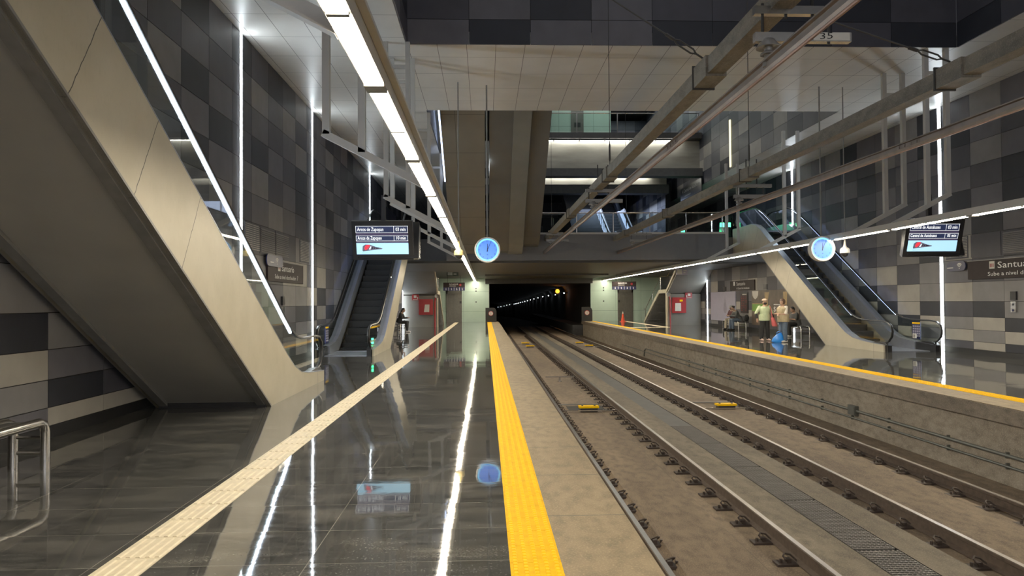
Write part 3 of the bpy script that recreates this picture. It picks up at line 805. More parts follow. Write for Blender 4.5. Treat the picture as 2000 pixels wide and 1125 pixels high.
# ------------------------------------------------------------------ end wall: lifts and tunnel
def lift(mir):
    X = (lambda x: MX - x) if mir else (lambda x: x)
    side = 'right' if mir else 'left'
    def bx(mb, a, b, *r): return mb.box(min(X(a), X(b)), max(X(a), X(b)), *r)
    w = MB(); bx(w, -1.84, 0.3, YE, YE + .3, 0, 3.42); bx(w, -3.06, -1.84, YE, YE + .3, 2.45, 3.42); bx(w, -5.2, -3.06, YE, YE + .3, 0, 3.42)
    struct(w, 'wall_end_' + side, M['greenglass'])
    t = thing('door_1' if not mir else 'door_2', '%s lift with grey metal doors in pale green glass wall' % side, 'lift', (X(-2.45), YE, 0)); t['kind'] = 'structure'
    w = MB(); bx(w, -3.06, -2.95, YE - .06, YE + .1, 0, 2.45); bx(w, -1.95, -1.84, YE - .06, YE + .1, 0, 2.45); bx(w, -3.06, -1.84, YE - .06, YE + .1, 2.2, 2.45); w.build('door_frame', M['door'], t)
    for a, b in ((-2.95, -2.46), (-2.45, -1.95)):
        w = MB(); bx(w, a, b, YE + .02, YE + .06, 0, 2.2); w.build('door_leaf', M['door'], t)
    w = MB(); bx(w, -2.02, -1.86, YE - .09, YE - .06, 1.45, 1.62); w.build('call_panel', M['black'], t)
    for z in (2.55, 2.35, 1.5):
        w = MB(); bx(w, -.78, -.68, YE - .02, YE, z, z + .1); o = w.build('wall_socket', M['black']); 
        tag(o, 'small dark square fitting on the green glass by the %s lift, %s' % (side, {2.55: 'top one', 2.35: 'middle one', 1.5: 'lowest'}[z]), 'fitting', 'fittings on the glass')
lift(False); lift(True)
# tunnel: straight, falling gently, then curving off to the left
ring = [(56.3, 0, 8.3), (200, 0, 8.3), (216, -.8, 7.65), (234, -2.2, 6.45), (255, -4.3, 4.8), (300, -10, 0), (330, -15, -5)]
tz = lambda y: -.013 * (y - 56.3)
tm = MB(); rings = []
for y, xl, xr in ring:
    d = tz(y); w = xr - xl
    pr = [(xl, -1.2), (xl, 2.9), (xl + .35, 3.3), (xl + w * .3, 3.4), (xl + w * .7, 3.4), (xr - .35, 3.3), (xr, 2.9), (xr, -1.2)]
    rings.append([(x, y, z + d) for x, z in pr])
for a, b in zip(rings, rings[1:]):
    n = len(a)
    for i in range(n): tm.poly([a[i], a[(i + 1) % n], b[(i + 1) % n], b[i]])
tm.poly(rings[-1])
struct(tm, 'wall_tunnel', M['tunnel'])
struct(MB().box(6.95, 8.25, 57, 110, -1.2, -.35), 'trim_7', M['tunnel'])
def tlight(x, y, z, i):
    t = thing('tunnel_light', nth(i, 'small white lamp along the right wall of the tunnel'), 'lamp', (x, y, z), 0, 'tunnel lamps')
    MB().box(x - .05, x + .02, y - .07, y + .07, z - .05, z + .05).build('lens', M['tunnellamp'], t)
    MB().box(x + .02, x + .30, y - .08, y + .08, z - .04, z + .08).build('bracket', M['black'], t)
zs_ = (2.37, 2.29, 2.24, 2.2, 2.06, 1.93, 1.78, 1.65, 1.5, 1.38, 1.25, 1.12, 1.0, .9, .8)
for i in range(15): tlight(7.95, 72 + 9 * i, zs_[i], i)
for i, (x, y, z) in enumerate(((7.35, 216, .55), (6.7, 225, .3), (6.1, 234, .05), (5.3, 245, -.25), (4.5, 255, -.5))): tlight(x, y, z, 15 + i)
t = thing('signal_lamp', 'orange lit signal lamp on the right side of the tunnel', 'signal lamp', (7.75, 74, 2.5))
MB().ell((7.45, 73.8, 2.58), (.20, .08, .20)).build('lens', M['orangelamp'], t, smooth=True); MB().box(7.2, 7.7, 73.9, 74.2, 2.25, 2.9).build('casing', M['black'], t)
# number boards at the platform ends
for x, lab in ((.42, 'left'), (7.85, 'right')):
    t = thing('platform_end_board', 'black rounded board with a round number 1 sign at the %s platform end' % lab, 'sign', (x, 55.2, 0))
    pr = [(x - .42, 0), (x + .42, 0), (x + .42, .85), (x + .34, 1.02), (x + .2, 1.1), (x - .42, 1.1)]
    MB().prism(pr, 'y', 55.2, 55.3).build('board', M['blackmat'], t)
    MB().lathe([(.19, 0), (.19, -.02)], (x, 55.195, .66), 20, 'y').build('red_ring', M['red'], t)
    MB().lathe([(.15, 0), (.15, -.02)], (x, 55.17, .66), 20, 'y').build('disc', M['paper'], t)
    MB().text('1', (x, 55.14, .55), (1, 0, 0), (0, 0, 1), .3, 0, None, 'CENTER').build('number', M['red'], t)

# ------------------------------------------------------------------ stairs to the mezzanine beside the lifts
def stairs(mir):
    X = (lambda x: x) if mir else (lambda x: MX - x)
    side = 'right' if mir else 'left'
    x0, x1 = 11.66, 13.4
    def bx(mb, a, b, *r): return mb.box(min(X(a), X(b)), max(X(a), X(b)), *r)
    t = thing('staircase', '%s platform staircase with landing, its underside above the red hose cabinet' % side, 'staircase', (X(12.5), 46, 0))
    w = MB(); n = 13
    for k in range(n):
        ya = 52 - 4.5 * k / n; z = 2.2 * (k + 1) / n
        bx(w, x0, x1, ya - 4.5 / n, ya, z - .17, z)
    w.build('lower_flight', M['trimdark'], t)
    w = MB(); bx(w, x0, x1, 45.6, 47.5, 2.05, 2.2); w.build('landing', M['trimdark'], t)
    w = MB()
    for k in range(12):
        ya = 45.6 - 4.2 * k / 12; z = 2.2 + 2.4 * (k + 1) / 12
        bx(w, x0, x1, ya - .35, ya, z - .2, z)
    w.build('upper_flight', M['trimdark'], t)
    def pris(poly, a, b, m, nm): MB().prism(poly, 'x', X(a), X(b)).build(nm, m, t)
    pris([(52.2, 0), (52.0, 0), (47.5, 2.05), (45.7, 2.05), (41.2, 4.5), (41.2, 4.72), (45.6, 2.28), (47.6, 2.28), (52.2, .12)], x0 - .06, x0, M['clad'], 'stringer')
    pris([(45.75, 1.92), (41.2, 4.2), (41.2, 4.3), (45.75, 2.0)], x0, x1 + .36, M['stairgrey'], 'soffit')
    w = MB(); bx(w, x0, x1 + .38, 45.45, 45.75, 0, 1.98); w.build('back_wall', M['stairgrey'], t)
    w = MB(); bx(w, x0 - .06, x0, 45.4, 45.8, 0, 2.1); w.build('post', M['clad'], t)
    w = MB()
    for pp in ([(X(x0 + .05), 52.1, .95), (X(x0 + .05), 47.5, 3.15), (X(x0 + .05), 45.6, 3.15), (X(x0 + .05), 42.6, 4.8)],
               [(X(x0 + .05), 52.6, .95), (X(x0 + .05), 52.1, .95), (X(x0 + .05), 52.1, 0)]): w.tube(pp, .025, 6)
    w.tube([(X(x0 + .05), 49.8, 1.0), (X(x0 + .05), 49.8, 2.05)], .02, 6).tube([(X(x0 + .05), 47.5, 2.1), (X(x0 + .05), 47.5, 3.15)], .02, 6)
    w.build('handrail', M['steel'], t, smooth=True)
    # hose cabinet on that wall
    c_ = 12.34
    h = thing('fire_hose_cabinet', 'red fire hose cabinet on the grey wall under the %s stairs' % side, 'fire cabinet', (X(c_), 45.3, .78))
    w = MB(); bx(w, c_ - .44, c_ + .44, 45.22, 45.44, .78, 1.76); w.build('case', M['red'], h)
    w = MB(); bx(w, c_ - .34, c_ + .34, 45.2, 45.22, .86, 1.68); w.build('door', M['red'], h, label='darker recessed door')
    w = MB(); a = X(c_ - .05)
    w.prism([(a - .16, .95), (a + .16, .95), (a + .18, 1.42), (a - .10, 1.42)] if not mir else [(a - .24, .9), (a + .14, .9), (a + .14, 1.4), (a - .22, 1.4)], 'y', 45.17, 45.2); w.build('notice', M['paper'], h)
    w = MB(); bx(w, c_ + .02, c_ + .2, 45.16, 45.2, 1.5, 1.62)
    if mir: w.build('label', M['yellow'], h)
    g = thing('fire_pipe', 'red standpipe rising from the floor beside the %s hose cabinet' % side, 'pipe', (X(c_ - .62), 45.2, 0))
    px_ = X(c_ - .56)
    MB().tube([(px_, 45.3, 0), (px_, 45.3, 1.6), (X(c_ - .62), 45.25, 1.85)], .045, 8).build('pipe', M['red'], g, smooth=True)
    MB().lathe([(.03, 0), (.13, -.08), (.14, -.1), (.03, -.03)], (X(c_ - .7), 45.25, 1.95), 12, 'y').build('siren', M['insul'], g, smooth=True)
    s_ = thing('fire_sign', 'small red fire equipment sign above the %s hose cabinet' % side, 'sign', (X(c_ + .66), 45.2, 1.72))
    w = MB(); bx(w, c_ + .44, c_ + .88, 45.38, 45.44, 1.70, 2.06); w.build('board', M['red'], s_)
    w = MB(); bx(w, c_ + .60, c_ + .76, 45.365, 45.38, 1.85, 2.0); bx(w, c_ + .5, c_ + .55, 45.365, 45.38, 1.78, 1.9); bx(w, c_ + .5, c_ + .82, 45.365, 45.38, 1.73, 1.755); w.build('pictogram', M['paper'], s_)
stairs(False); stairs(True)
t = thing('traffic_cone', 'orange traffic cone with white tip before the right lift door', 'cone', (10.25, 53.2, 0))
MB().box(10.05, 10.45, 53.0, 53.4, 0, .03).build('base', M['orange'], t)
MB().lathe([(.14, .03), (.05, .6)], (10.25, 53.2, 0), 14).build('body', M['orange'], t, smooth=True)
MB().lathe([(.05, .6), (.03, .75), (.01, .755)], (10.25, 53.2, 0), 14).build('tip', M['paper'], t, smooth=True)

# ------------------------------------------------------------------ overhead trays, conductors and their supports
def traybeam(x, lab):
    t = thing('overhead_tray', 'long square grey %s' % lab, 'overhead beam', (x, 3, 4.38), 0, 'square trays over the tracks')
    MB().box(x - .1, x + .1, 3, 34, 4.28, 4.48).build('beam', M['beam'], t)
    for y in (8.6, 15.6, 22.6, 29.5): MB().box(x - .125, x + .125, y - .25, y + .25, 4.25, 4.5).build('joint_sleeve', M['beam'], t)
    for y in (8.85, 15.85, 22.85):
        MB().box(x - .14, x + .14, y - .012, y + .012, 4.23, 4.53).build('flange', M['iron'], t)
traybeam(2.75, 'beam tray hanging over the left track'); traybeam(5.85, 'beam tray hanging over the right track')
def conductor(x, lab):
    t = thing('conductor_rail', 'rigid aluminium overhead conductor rail over the %s track' % lab, 'conductor rail', (x, 2, 3.7), 0, 'overhead conductor rails')
    pr = [(-.055, .11), (.055, .11), (.055, .095), (.03, .085), (.03, .03), (.018, .0), (-.018, .0), (-.03, .03), (-.03, .085), (-.055, .095)]
    MB().prism([(x + a, 3.7 + b) for a, b in pr], 'y', 2, 62).build('profile', M['conductor'], t)
    MB().prism([(x - .010, 3.685), (x + .010, 3.685), (x + .014, 3.702), (x - .014, 3.702)], 'y', 2, 62).build('contact_wire', M['copper'], t)
    for y in (9.6, 21.0, 33.0):
        w = MB()
        for s in (-1, 1):
            for q in range(4): w.box(x + s * .031, x + s * .045, y + q * .14 - .02, y + q * .14 + .02, 3.735, 3.775)
            w.box(x + s * .03, x + s * .036, y - .06, y + .48, 3.725, 3.785)
        w.build('splice_plate', M['conductor'], t)
conductor(2.63, 'left'); conductor(5.97, 'right')
def support(xa, xb, y, xi, lab, plate=False):
    bm_ = M['steel'] if plate else M['trimdark']
    t = thing('conductor_support', lab, 'support', ((xa + xb) / 2, y, 4.1), 0, 'supports of the conductor rails')
    MB().bar((xa, y, 4.27), (xb - (.12 if plate else 0), y, 4.27), .07, .075).build('upper_bar', bm_, t)
    MB().bar((xa, y, 4.02), (xb, y, 4.02), .07, .085).build('lower_bar', bm_, t)
    for x in (xa + .08, xb - .2):
        MB().tube([(x, y, 3.96), (x, y, 4.34)], .014, 6).build('rod', M['iron'], t)
    for x in (xa + .30, xa + .55): MB().tube([(x, y, 4.2), (x, y, 4.9 if y > 12 else 5.6)], .014, 6).build('hanger_rod', M['iron'], t)
    w = MB().lathe([(.04, .17), (.055, .165), (.105, .10), (.11, .085), (.04, .095), (.035, .06), (.07, .035), (.072, .02), (.035, .03), (.035, -.02), (.05, -.03), (.05, -.09)], (xi, y, 3.84), 16)
    w.build('insulator', M['insul'], t, smooth=True)
    if plate:
        MB().box(xb - .36, xb - .02, y - .042, y - .036, 3.985, 4.06).build('number_plate', M['paper'], t)
        MB().text('35', (xb - .30, y - .045, 3.995), (1, 0, .06), (0, 0, 1), .085, 0, .12).build('number', M['blackmat'], t)
support(2.5, 3.4, 6.5, 2.63, 'conductor support with number plate over the left track, nearest the camera', True)
support(2.45, 3.35, 17.3, 2.63, 'small conductor support halfway down over the left track')
support(2.45, 3.35, 28.6, 2.63, 'distant conductor support over the left track')
support(5.85, 6.75, 16.6, 5.97, 'conductor support over the right track by the escalator head')
support(5.85, 6.75, 28.8, 5.97, 'distant conductor support over the right track before the mezzanine')
def guy(p, q, lab):
    t = thing('guy_wire', lab, 'wire', q, 0, 'guy wires of the trays')
    p, q = Vector(p), Vector(q); d = (q - p).normalized(); L = (q - p).length
    MB().tube([p, p + d * (L - .55)], .011, 6).build('cable', M['cable'], t)
    a = p + d * (L - .55); s = d.cross(Vector((0, 1, 0))).normalized()
    MB().tube([a, a + d * .12], .022, 6).build('clamp', M['iron'], t)
    w = MB()
    for k in (-1, 1): w.tube([a + d * .12, a + d * .18 + s * .03 * k, a + d * .38 + s * .03 * k, a + d * .44], .011, 6)
    w.tube([a + d * .44, q], .012, 6); w.build('turnbuckle', M['iron'], t)
guy((VL, 8.6, 7.38), (2.68, 8.6, 4.54), 'guy wire with turnbuckle reaching up left from the left tray')
guy((VL, 8.6, 7.0), (5.76, 8.6, 4.52), 'guy wire with turnbuckle reaching up left from the right tray')
def rod(x, y, z0, z1, lab, r=.009):
    t = thing('hanger_rod', lab, 'rod', (x, y, z0), 0, 'suspension rods of the trays')
    MB().tube([(x, y, z0), (x, y, z1)], r, 6).build('rod', M['cable'], t)
    MB().lathe([(.01, .15), (.022, .2), (.022, .5), (.01, .55)], (x, y, z0), 8).build('turnbuckle', M['iron'], t)
rod(2.75, 15.6, 4.5, 14.2, 'thin suspension rod of the left tray before the ceiling band')
rod(5.85, 15.6, 4.5, 14.2, 'thin suspension rod of the right tray before the ceiling band')
rod(2.75, 29.4, 4.5, 14.2, 'thin suspension rod of the left tray before the lit wall bands')
rod(5.85, 29.4, 4.5, 14.2, 'thin suspension rod of the right tray before the lit wall bands')

# ------------------------------------------------------------------ clocks, cameras
def clock(x, y, z, lab):
    r = .342
    t = thing('clock', lab, 'clock', (x, y, z), 0, 'round station clocks')
    MB().tube([(x, y + .06, z + r), (x, y + .06, 7.4)], .022, 8).build('pole', M['trimdark'], t, smooth=True)
    MB().lathe([(r * .87, -.005), (r * .90, -.05), (r * .97, -.055), (r, -.03), (r, .13), (r * .9, .14)], (x, y, z), 48, 'y').build('rim', M['offwhite'], t, smooth=True)
    MB().lathe([(r * .88, 0), (r * .88, -.012)], (x, y, z), 48, 'y').build('face_ring', M['clockring'], t)
    f = MB().lathe([(r * .76, -.012), (r * .76, -.016)], (x, y, z), 48, 'y').build('face', M['clockblue'], t)
    w = MB()
    for k in range(12):
        a = math.pi / 2 - k * math.pi / 6; cx, cz = x + r * .66 * math.cos(a), z + r * .66 * math.sin(a)
        w.text(str(k if k else 12), (cx, y - .019, cz - .022), (1, 0, 0), (0, 0, 1), .065, 0, None, 'CENTER')
    w.box(x - .03, x + .03, y - .019, y - .0185, z - .13, z - .125); w.box(x - .006, x + .006, y - .019, y - .0185, z - .14, z - .115)
    w.build('numerals', M['navy'], t)
    def hand(a, L, wd, dy, nm):
        d = Vector((math.cos(a), 0, math.sin(a))); s = Vector((-d.z, 0, d.x)); c0 = Vector((x, dy, z))
        MB().poly([c0 - d * .05 + s * wd, c0 + d * L + s * wd * .6, c0 + d * L - s * wd * .6, c0 - d * .05 - s * wd]).build(nm, M['navy'], t)
    hand(math.radians(88), r * .48, .012, y - .021, 'hour_hand'); hand(math.radians(67), r * .78, .008, y - .023, 'minute_hand')
    MB().lathe([(.014, 0), (.014, -.026)], (x, y, z), 10, 'y').build('hub', M['navy'], t)
clock(.065, 19.1, 2.97, 'round blue-lit clock on a pole above the left platform edge')
clock(9.144, 19.1, 2.96, 'round blue-lit clock on a pole above the right platform, before the escalator')
def domecam(x, y, z, lab, m):
    t = thing('dome_camera', lab, 'camera', (x, y, z), 0, 'dome cameras')
    MB().tube([(x, y, z + .32), (x, y, 7.4)], .016, 8).build('pole', M['trimdark'], t, smooth=True)
    MB().lathe([(.02, .36), (.03, .2), (.05, .14), (.11, .1), (.125, .06), (.125, -.02), (.11, -.03)], (x, y, z), 20).build('housing', m, t, smooth=True)
    MB().lathe([(.10, -.03), (.095, -.06), (.07, -.1), (.03, -.125), (.004, -.13)], (x, y, z), 20).build('dome', M['black'], t, smooth=True)
domecam(-.69, 18.9, 2.84, 'yellow-lit dome camera hanging beside the tubes over the left platform', M['yellowlit'])
domecam(9.82, 19.2, 2.87, 'white dome camera hanging right of the right clock', M['offwhite'])

# ------------------------------------------------------------------ hanging departure displays
def display(cx, y, zc, l1, l2, lab, ang=16):
    a = math.radians(ang); o = Vector((cx, y, zc)); ux = Vector((1, 0, 0)); uz = Vector((0, -math.sin(a), math.cos(a))); n = Vector((0, -math.cos(a), -math.sin(a)))
    P = lambda u, v, d=0: o + ux * u + uz * v + n * d
    t = thing('departure_display', lab, 'display', (cx, y, zc), 0, 'hanging departure displays')
    W, H = 1.46, .95
    MB().obox(P(0, 0, -.06), ux * W / 2, uz * H / 2, n * .06).build('casing', M['black'], t)
    b = math.radians(-ang); 
    uz2 = Vector((0, math.sin(a), math.cos(a))); n2 = Vector((0, math.cos(a), -math.sin(a))); o2 = o + Vector((.12, .34, 0))
    MB().obox(o2 - n2 * .06, ux * W / 2, uz2 * H / 2, n2 * .06).build('rear_casing', M['black'], t)
    w = MB()
    for k in (0, 1): w.bar(o2 + ux * (W / 2 + .015) + uz2 * .38 + n2 * (-.1 + .1 * k), o2 + ux * (W / 2 + .015) - uz2 * .45 + n2 * (-.1 + .1 * k), .02, .02)
    w.build('edge_trim', M['steel'], t)
    MB().box(cx - .05, cx + .05, y + .12, y + .22, zc + .38, 3.9 + .3).build('bracket', M['black'], t)
    sw, sh = 1.25, .69; x0, y0 = -sw / 2 - .01, -sh / 2 + .01
    S = lambda u, v, d: P(x0 + u * sw, y0 + (1 - v) * sh, d)
    q = lambda mb, u0, v0, u1, v1, d, mi=0: mb.poly([S(u0, v1, d), S(u1, v1, d), S(u1, v0, d), S(u0, v0, d)], mi)
    q(MB(), 0, 0, 1, 1, .003).build('screen', M['screen'], t)
    w = MB(); q(w, 0, .24, 1, .335, .005); q(w, 0, .53, 1, .6, .005); w.build('screen_band', M['screen2'], t)
    w = MB(); q(w, 0, .60, 1, 1, .006); w.build('picture', M['cyan'], t)
    w = MB(); 
    for v in (.0, .232, .34, .522): q(w, 0, v, 1, v + .008, .007)
    for u in (0, .725, .99): q(w, u, 0, u + .005, .235, .007); q(w, u, .34, u + .005, .53, .007)
    w.build('grid_lines', M['textglow'], t)
    w = MB()
    w.text(l1[0], S(.03, .175, .008), ux, uz, .125, 0, l1[2] * sw); w.text(l1[1], S(.765, .175, .008), ux, uz, .12, 0, .19 * sw)
    w.text(l2[0], S(.03, .475, .008), ux, uz, .115, 0, l2[2] * sw); w.text(l2[1], S(.775, .475, .008), ux, uz, .11, 0, .18 * sw)
    w.build('lettering', M['textglow'], t)
    tr = lambda pts, mi: w.poly([S(u, v, .008 + mi * .0012) for u, v in pts], mi)
    w = MB()
    tr([(.11, .86), (.12, .71), (.17, .65), (.26, .66), (.38, .74), (.50, .79), (.49, .82), (.36, .84), (.24, .87), (.12, .9)], 0)
    tr([(.15, .80), (.17, .70), (.20, .665), (.26, .665), (.25, .72), (.22, .80), (.17, .86)], 1)
    tr([(.235, .83), (.27, .72), (.285, .72), (.265, .83)], 2)
    tr([(.30, .735), (.32, .74), (.315, .81), (.295, .815)], 3); tr([(.335, .75), (.355, .755), (.35, .805), (.33, .81)], 3); tr([(.37, .76), (.43, .775), (.42, .80), (.37, .805)], 3)
    tr([(.11, .92), (.14, .945), (.33, .915), (.14, .965), (.11, .965)], 4)
    w.build('train_picture', [M['traingrey'], M['trainred'], M['trainwhite'], M['navy'], M['cyan2']], t)
display(-2.47, 17.4, 3.085, ('Arcos de Zapopan', '03 min', .50), ('Arcos de Zapopan', '10 min', .46), 'black hanging departure screen listing Arcos de Zapopan over the left platform')
display(11.15, 17.4, 3.095, ('Central de Autobuses', '03 min', .58), ('Central de Autobuses', '05 min', .53), 'black hanging departure screen listing Central de Autobuses over the right platform')

# ------------------------------------------------------------------ wall signs, vents, help points
def station_sign(x, s, y0, y1, lab, yt):
    t = thing('station_sign', lab, 'sign', (x, y0, 2.12), 0, 'station name signs')
    xa, xb = x, x + s * .05
    MB().box(min(xa, xb), max(xa, xb), y0, y1, 2.12, 2.63).build('board', M['signdark'], t)
    xd = (0, 1, 0) if s > 0 else (0, -1, 0)
    xd = Vector(xd) * 1
    w = MB(); ys_ = y1 if s < 0 else y0
    d = -1 if s < 0 else 1
    w.text('Santuario', (xb + s * .004, ys_ + d * yt[0], 2.40), xd, (0, 0, 1), .24, 0, yt[1])
    w.text('Sube a nivel distribuidor', (xb + s * .004, ys_ + d * yt[2], 2.20), xd, (0, 0, 1), .15, 0, yt[3])
    w.build('lettering', M['textwhite'], t)
    ya = ys_ + d * (yt[0] - .32)
    w = MB().box(min(xb, xb + s * .004), max(xb, xb + s * .004), min(ya, ya + d * .2), max(ya, ya + d * .2), 2.39, 2.59); w.build('emblem', M['paper'], t)
    w = MB()
    for q in (.03, .085, .14): w.box(min(xb, xb + s * .007), max(xb, xb + s * .007), min(ya + d * q, ya + d * (q + .03)), max(ya + d * q, ya + d * (q + .03)), 2.43, 2.53)
    w.build('emblem_mark', M['red'], t)
    yb = ys_ + d * (yt[2] + yt[3] + .12)
    w = MB().bar((xb + s * .004, yb, 2.20), (xb + s * .004, yb + d * .09, 2.31), .003, .02); w.bar((xb + s * .004, yb + d * .02, 2.31), (xb + s * .004, yb + d * .09, 2.31), .003, .02); w.build('arrow', M['textwhite'], t)
    MB().box(min(xa, x + s * .06), max(xa, x + s * .06), y0, y1, 2.63, 2.65).build('top_lip', M['trimdark'], t)
station_sign(XR, -1, 15.4, 19.93, 'dark brown Santuario station sign on the right wall', (1.2, 1.55, .82, 2.3))
station_sign(XL, 1, 17.2, 20.5, 'dark brown Santuario station sign behind the near escalator glass', (1.15, 1.15, .55, 1.95))
def wifi(x, s, y0, y1, z, lab):
    t = thing('wifi_sign', lab, 'sign', (x, y0, z), 0, 'blue wifi signs')
    xa = x + s * .06; xb = x + s * .085; h = .14
    pr = [(y0 + h, z - h), (y1 - h, z - h)] + [(y1 - h + h * math.sin(a), z - h * math.cos(a)) for a in [math.pi * k / 8 for k in range(1, 8)]] + [(y1 - h, z + h), (y0 + h, z + h)] + [(y0 + h - h * math.sin(a), z + h * math.cos(a)) for a in [math.pi * k / 8 for k in range(1, 8)]]
    MB().prism(pr, 'x', min(xa, xb), max(xa, xb)).build('board', M['signblue'], t)
    xf = xb + s * .004; yc = (y0 + y1) / 2 + s * .15
    w = MB()
    for r in (.05, .09, .13):
        for k in range(6):
            a0, a1 = math.pi / 4 + k * math.pi / 12, math.pi / 4 + (k + 1) * math.pi / 12
            P = lambda rr, a: (xf, yc + rr * math.cos(a), z - .07 + rr * math.sin(a))
            w.poly([P(r, a0), P(r + .022, a0), P(r + .022, a1), P(r, a1)])
    w.poly([(xf, yc + .02 * math.cos(k), z - .07 + .02 * math.sin(k)) for k in [i * .785 for i in range(8)]])
    w.poly([(xf, yc - s * .55, z - .06), (xf, yc - s * .27, z - .06), (xf, yc - s * .27, z - .03), (xf, yc - s * .55, z - .03)])
    w.build('wifi_symbol', M['textwhite'], t)
wifi(XR, -1, 19.97, 20.8, 2.53, 'blue pill-shaped wifi sign left of the Santuario sign on the right wall')
wifi(XL, 1, 17.0, 18.35, 2.62, 'blue pill-shaped wifi sign on the left wall above the escalator handrail')
def vent(x, s, y0, y1, lab, kind):
    t = thing('wall_vent', lab, 'vent', (x, y0, 2.75), 0, 'wall vents')
    xa, xb = x - s * .02, x + s * .012
    MB().box(min(xa, xb), max(xa, xb), y0 + .01, y1 - .01, 2.74, 3.38).build('frame', M['panel'][1], t)
    if kind == 'louvre':
        w = MB()
        for k in range(12): 
            z = 2.79 + k * .047
            w.prism([(xb, z), (xb + s * .02, z - .012), (xb + s * .02, z + .006), (xb, z + .026)], 'y', y0 + .05, y1 - .05)
        w.build('louvres', M['panel'][3], t)
    elif kind == 'perf':
        w = MB(); nz, ny = 13, int((y1 - y0) / .055)
        for a in range(ny):
            for b in range(nz):
                cy, cz = y0 + .05 + a * .055, 2.79 + b * .045
                w.poly([(xb + s * .002, cy, cz), (xb + s * .002, cy + .028, cz), (xb + s * .002, cy + .028, cz + .024), (xb + s * .002, cy, cz + .024)])
        w.build('lit_perforation', M['paper'], t)  # pale dots paint the strip light seen at the perforations
vent(XL, 1, 15.68, 16.7, 'perforated wall vent right behind the near escalator handrail', 'perf')
vent(XL, 1, 16.72, 17.9, 'louvred wall vent over the left wifi sign, nearer one', 'louvre')
vent(XL, 1, 17.92, 19.15, 'louvred wall vent over the left station sign, further one', 'louvre')
vent(XL, 1, 20.3, 21.3, 'perforated wall panel between the left station sign and the second light strip', 'perf')
vent(XR, -1, 17.4, 18.6, 'louvred wall vent above the right Santuario sign', 'louvre')
vent(XR, -1, 18.65, 19.85, 'black wall hatch above the right Santuario sign', 'plain')
vent(XR, -1, 19.95, 20.95, 'perforated wall vent behind the right departure screen', 'perf')
def helppoint(x, s, y, lab):
    t = thing('help_point', lab, 'intercom', (x, y, 1.2), 0, 'help points')
    xa, xb = x, x + s * .05
    MB().box(min(xa, xb), max(xa, xb), y - .09, y + .09, 1.22, 1.50).build('panel', M['steel'], t)
    MB().box(min(xa, xb), max(xa, xb), y - .1, y + .1, 1.54, 1.76).build('plate', M['black'], t)
    MB().lathe([(.035, 0), (.03, s * .012)], (xb, y, 1.27), 10, 'x').build('button', M['signblue'], t)
    MB().lathe([(.035, 0), (.03, s * .008)], (xb, y, 1.42), 10, 'x').build('speaker', M['black'], t)
helppoint(XR, -1, 18.2, 'steel help point with black plate below the right Santuario sign')
helppoint(XL, 1, 18.55, 'steel help point seen through the near escalator glass')

# lift direction signs and other hanging signs
def liftsign(x0, x1, y, lab):
    t = thing('lift_sign', lab, 'sign', (x0, y, 2.35), 0, 'lift signs')
    MB().box(x0, x1, y, y + .08, 2.35, 2.92).build('board', M['signdark'], t)
    MB().box(x0, x1, y - .01, y, 2.35, 2.58).build('blue_band', M['signblue'], t)
    w = MB().text('ELEVADOR', (x0 + .42, y - .006, 2.76), (1, 0, 0), (0, 0, 1), .13, 0, .62); w.box(x0 + .42, x0 + .87, y - .008, y - .004, 2.665, 2.69)
    W = x1 - x0
    for k in range(1, 4): w.box(x0 + W * k / 4 - .012, x0 + W * k / 4 + .012, y - .014, y - .011, 2.36, 2.57)
    for k in range(4):
        c_ = x0 + W * (k + .5) / 4
        w.lathe([(.022, 0), (.022, -.003)], (c_, y - .012, 2.52), 8, 'y'); w.box(c_ - .018, c_ + .018, y - .014, y - .011, 2.42, 2.5); w.box(c_ - .04 + .03 * (k % 2), c_ + .045, y - .014, y - .011, 2.4, 2.425)
    w.build('lettering', M['textwhite'], t)
    MB().lathe([(.08, 0), (.08, -.006)], (x1 - .32, y, 2.75), 14, 'y').build('red_disc', M['red'], t)
    for x in (x0 + .3, x1 - .3): MB().tube([(x, y + .04, 2.92), (x, y + .04, 3.42)], .012, 6).build('hanger', M['iron'], t)
liftsign(-2.92, -1.42, 50, 'hanging ELEVADOR sign with blue pictogram band on the left'); liftsign(8.9, 10.6, 50, 'hanging ELEVADOR sign with blue pictogram band on the right')
def exitsign(x0, x1, y, z0, z1, lab, m, m2):
    t = thing('exit_sign', lab, 'sign', (x0, y, z0))
    MB().box(x0, x1, y, y + .04, z0, z1).build('board', m, t)
    w = MB(); k = (z1 - z0)
    w.box(x0 + .06, x0 + .06 + k * .75, y - .006, y, z0 + k * .15, z0 + k * .85); w.box(x0 + .42, x1 - .05, y - .006, y, z0 + k * .6, z0 + k * .75); w.box(x0 + .42, x1 - .12, y - .006, y, z0 + k * .25, z0 + k * .42); w.build('pictogram', m2, t)
    MB().tube([((x0 + x1) / 2, y + .02, z1), ((x0 + x1) / 2, y + .02, 4.0)], .018, 6).build('hanger', M['iron'], t)
M['darkgreen'] = plain('dark_green_sign', (.012, .03, .025), .3); M['dullwhite'] = plain('dull_white', (.30, .33, .31), .5)
exitsign(-2.38, -1.66, 44.5, 3.17, 3.56, 'dark green hanging exit sign before the left lift', M['darkgreen'], M['dullwhite'])
exitsign(10.75, 11.4, 40, 3.02, 3.38, 'pale reflective hanging sign under the right mezzanine edge', M['poster'], M['paper'])
t = thing('direction_sign', 'black sign reading A Central de Autobuses above the mezzanine', 'sign', (10.87, 37, 7.05))
MB().box(10.84, 10.89, 35.4, 39.2, 7.05, 7.72).build('board', M['black'], t)
w = MB().text('A Central de Autobuses', (10.835, 38.9, 7.42), (0, -1, 0), (0, 0, 1), .26, 0, 3.2); w.build('lettering', M['textwhite'], t)
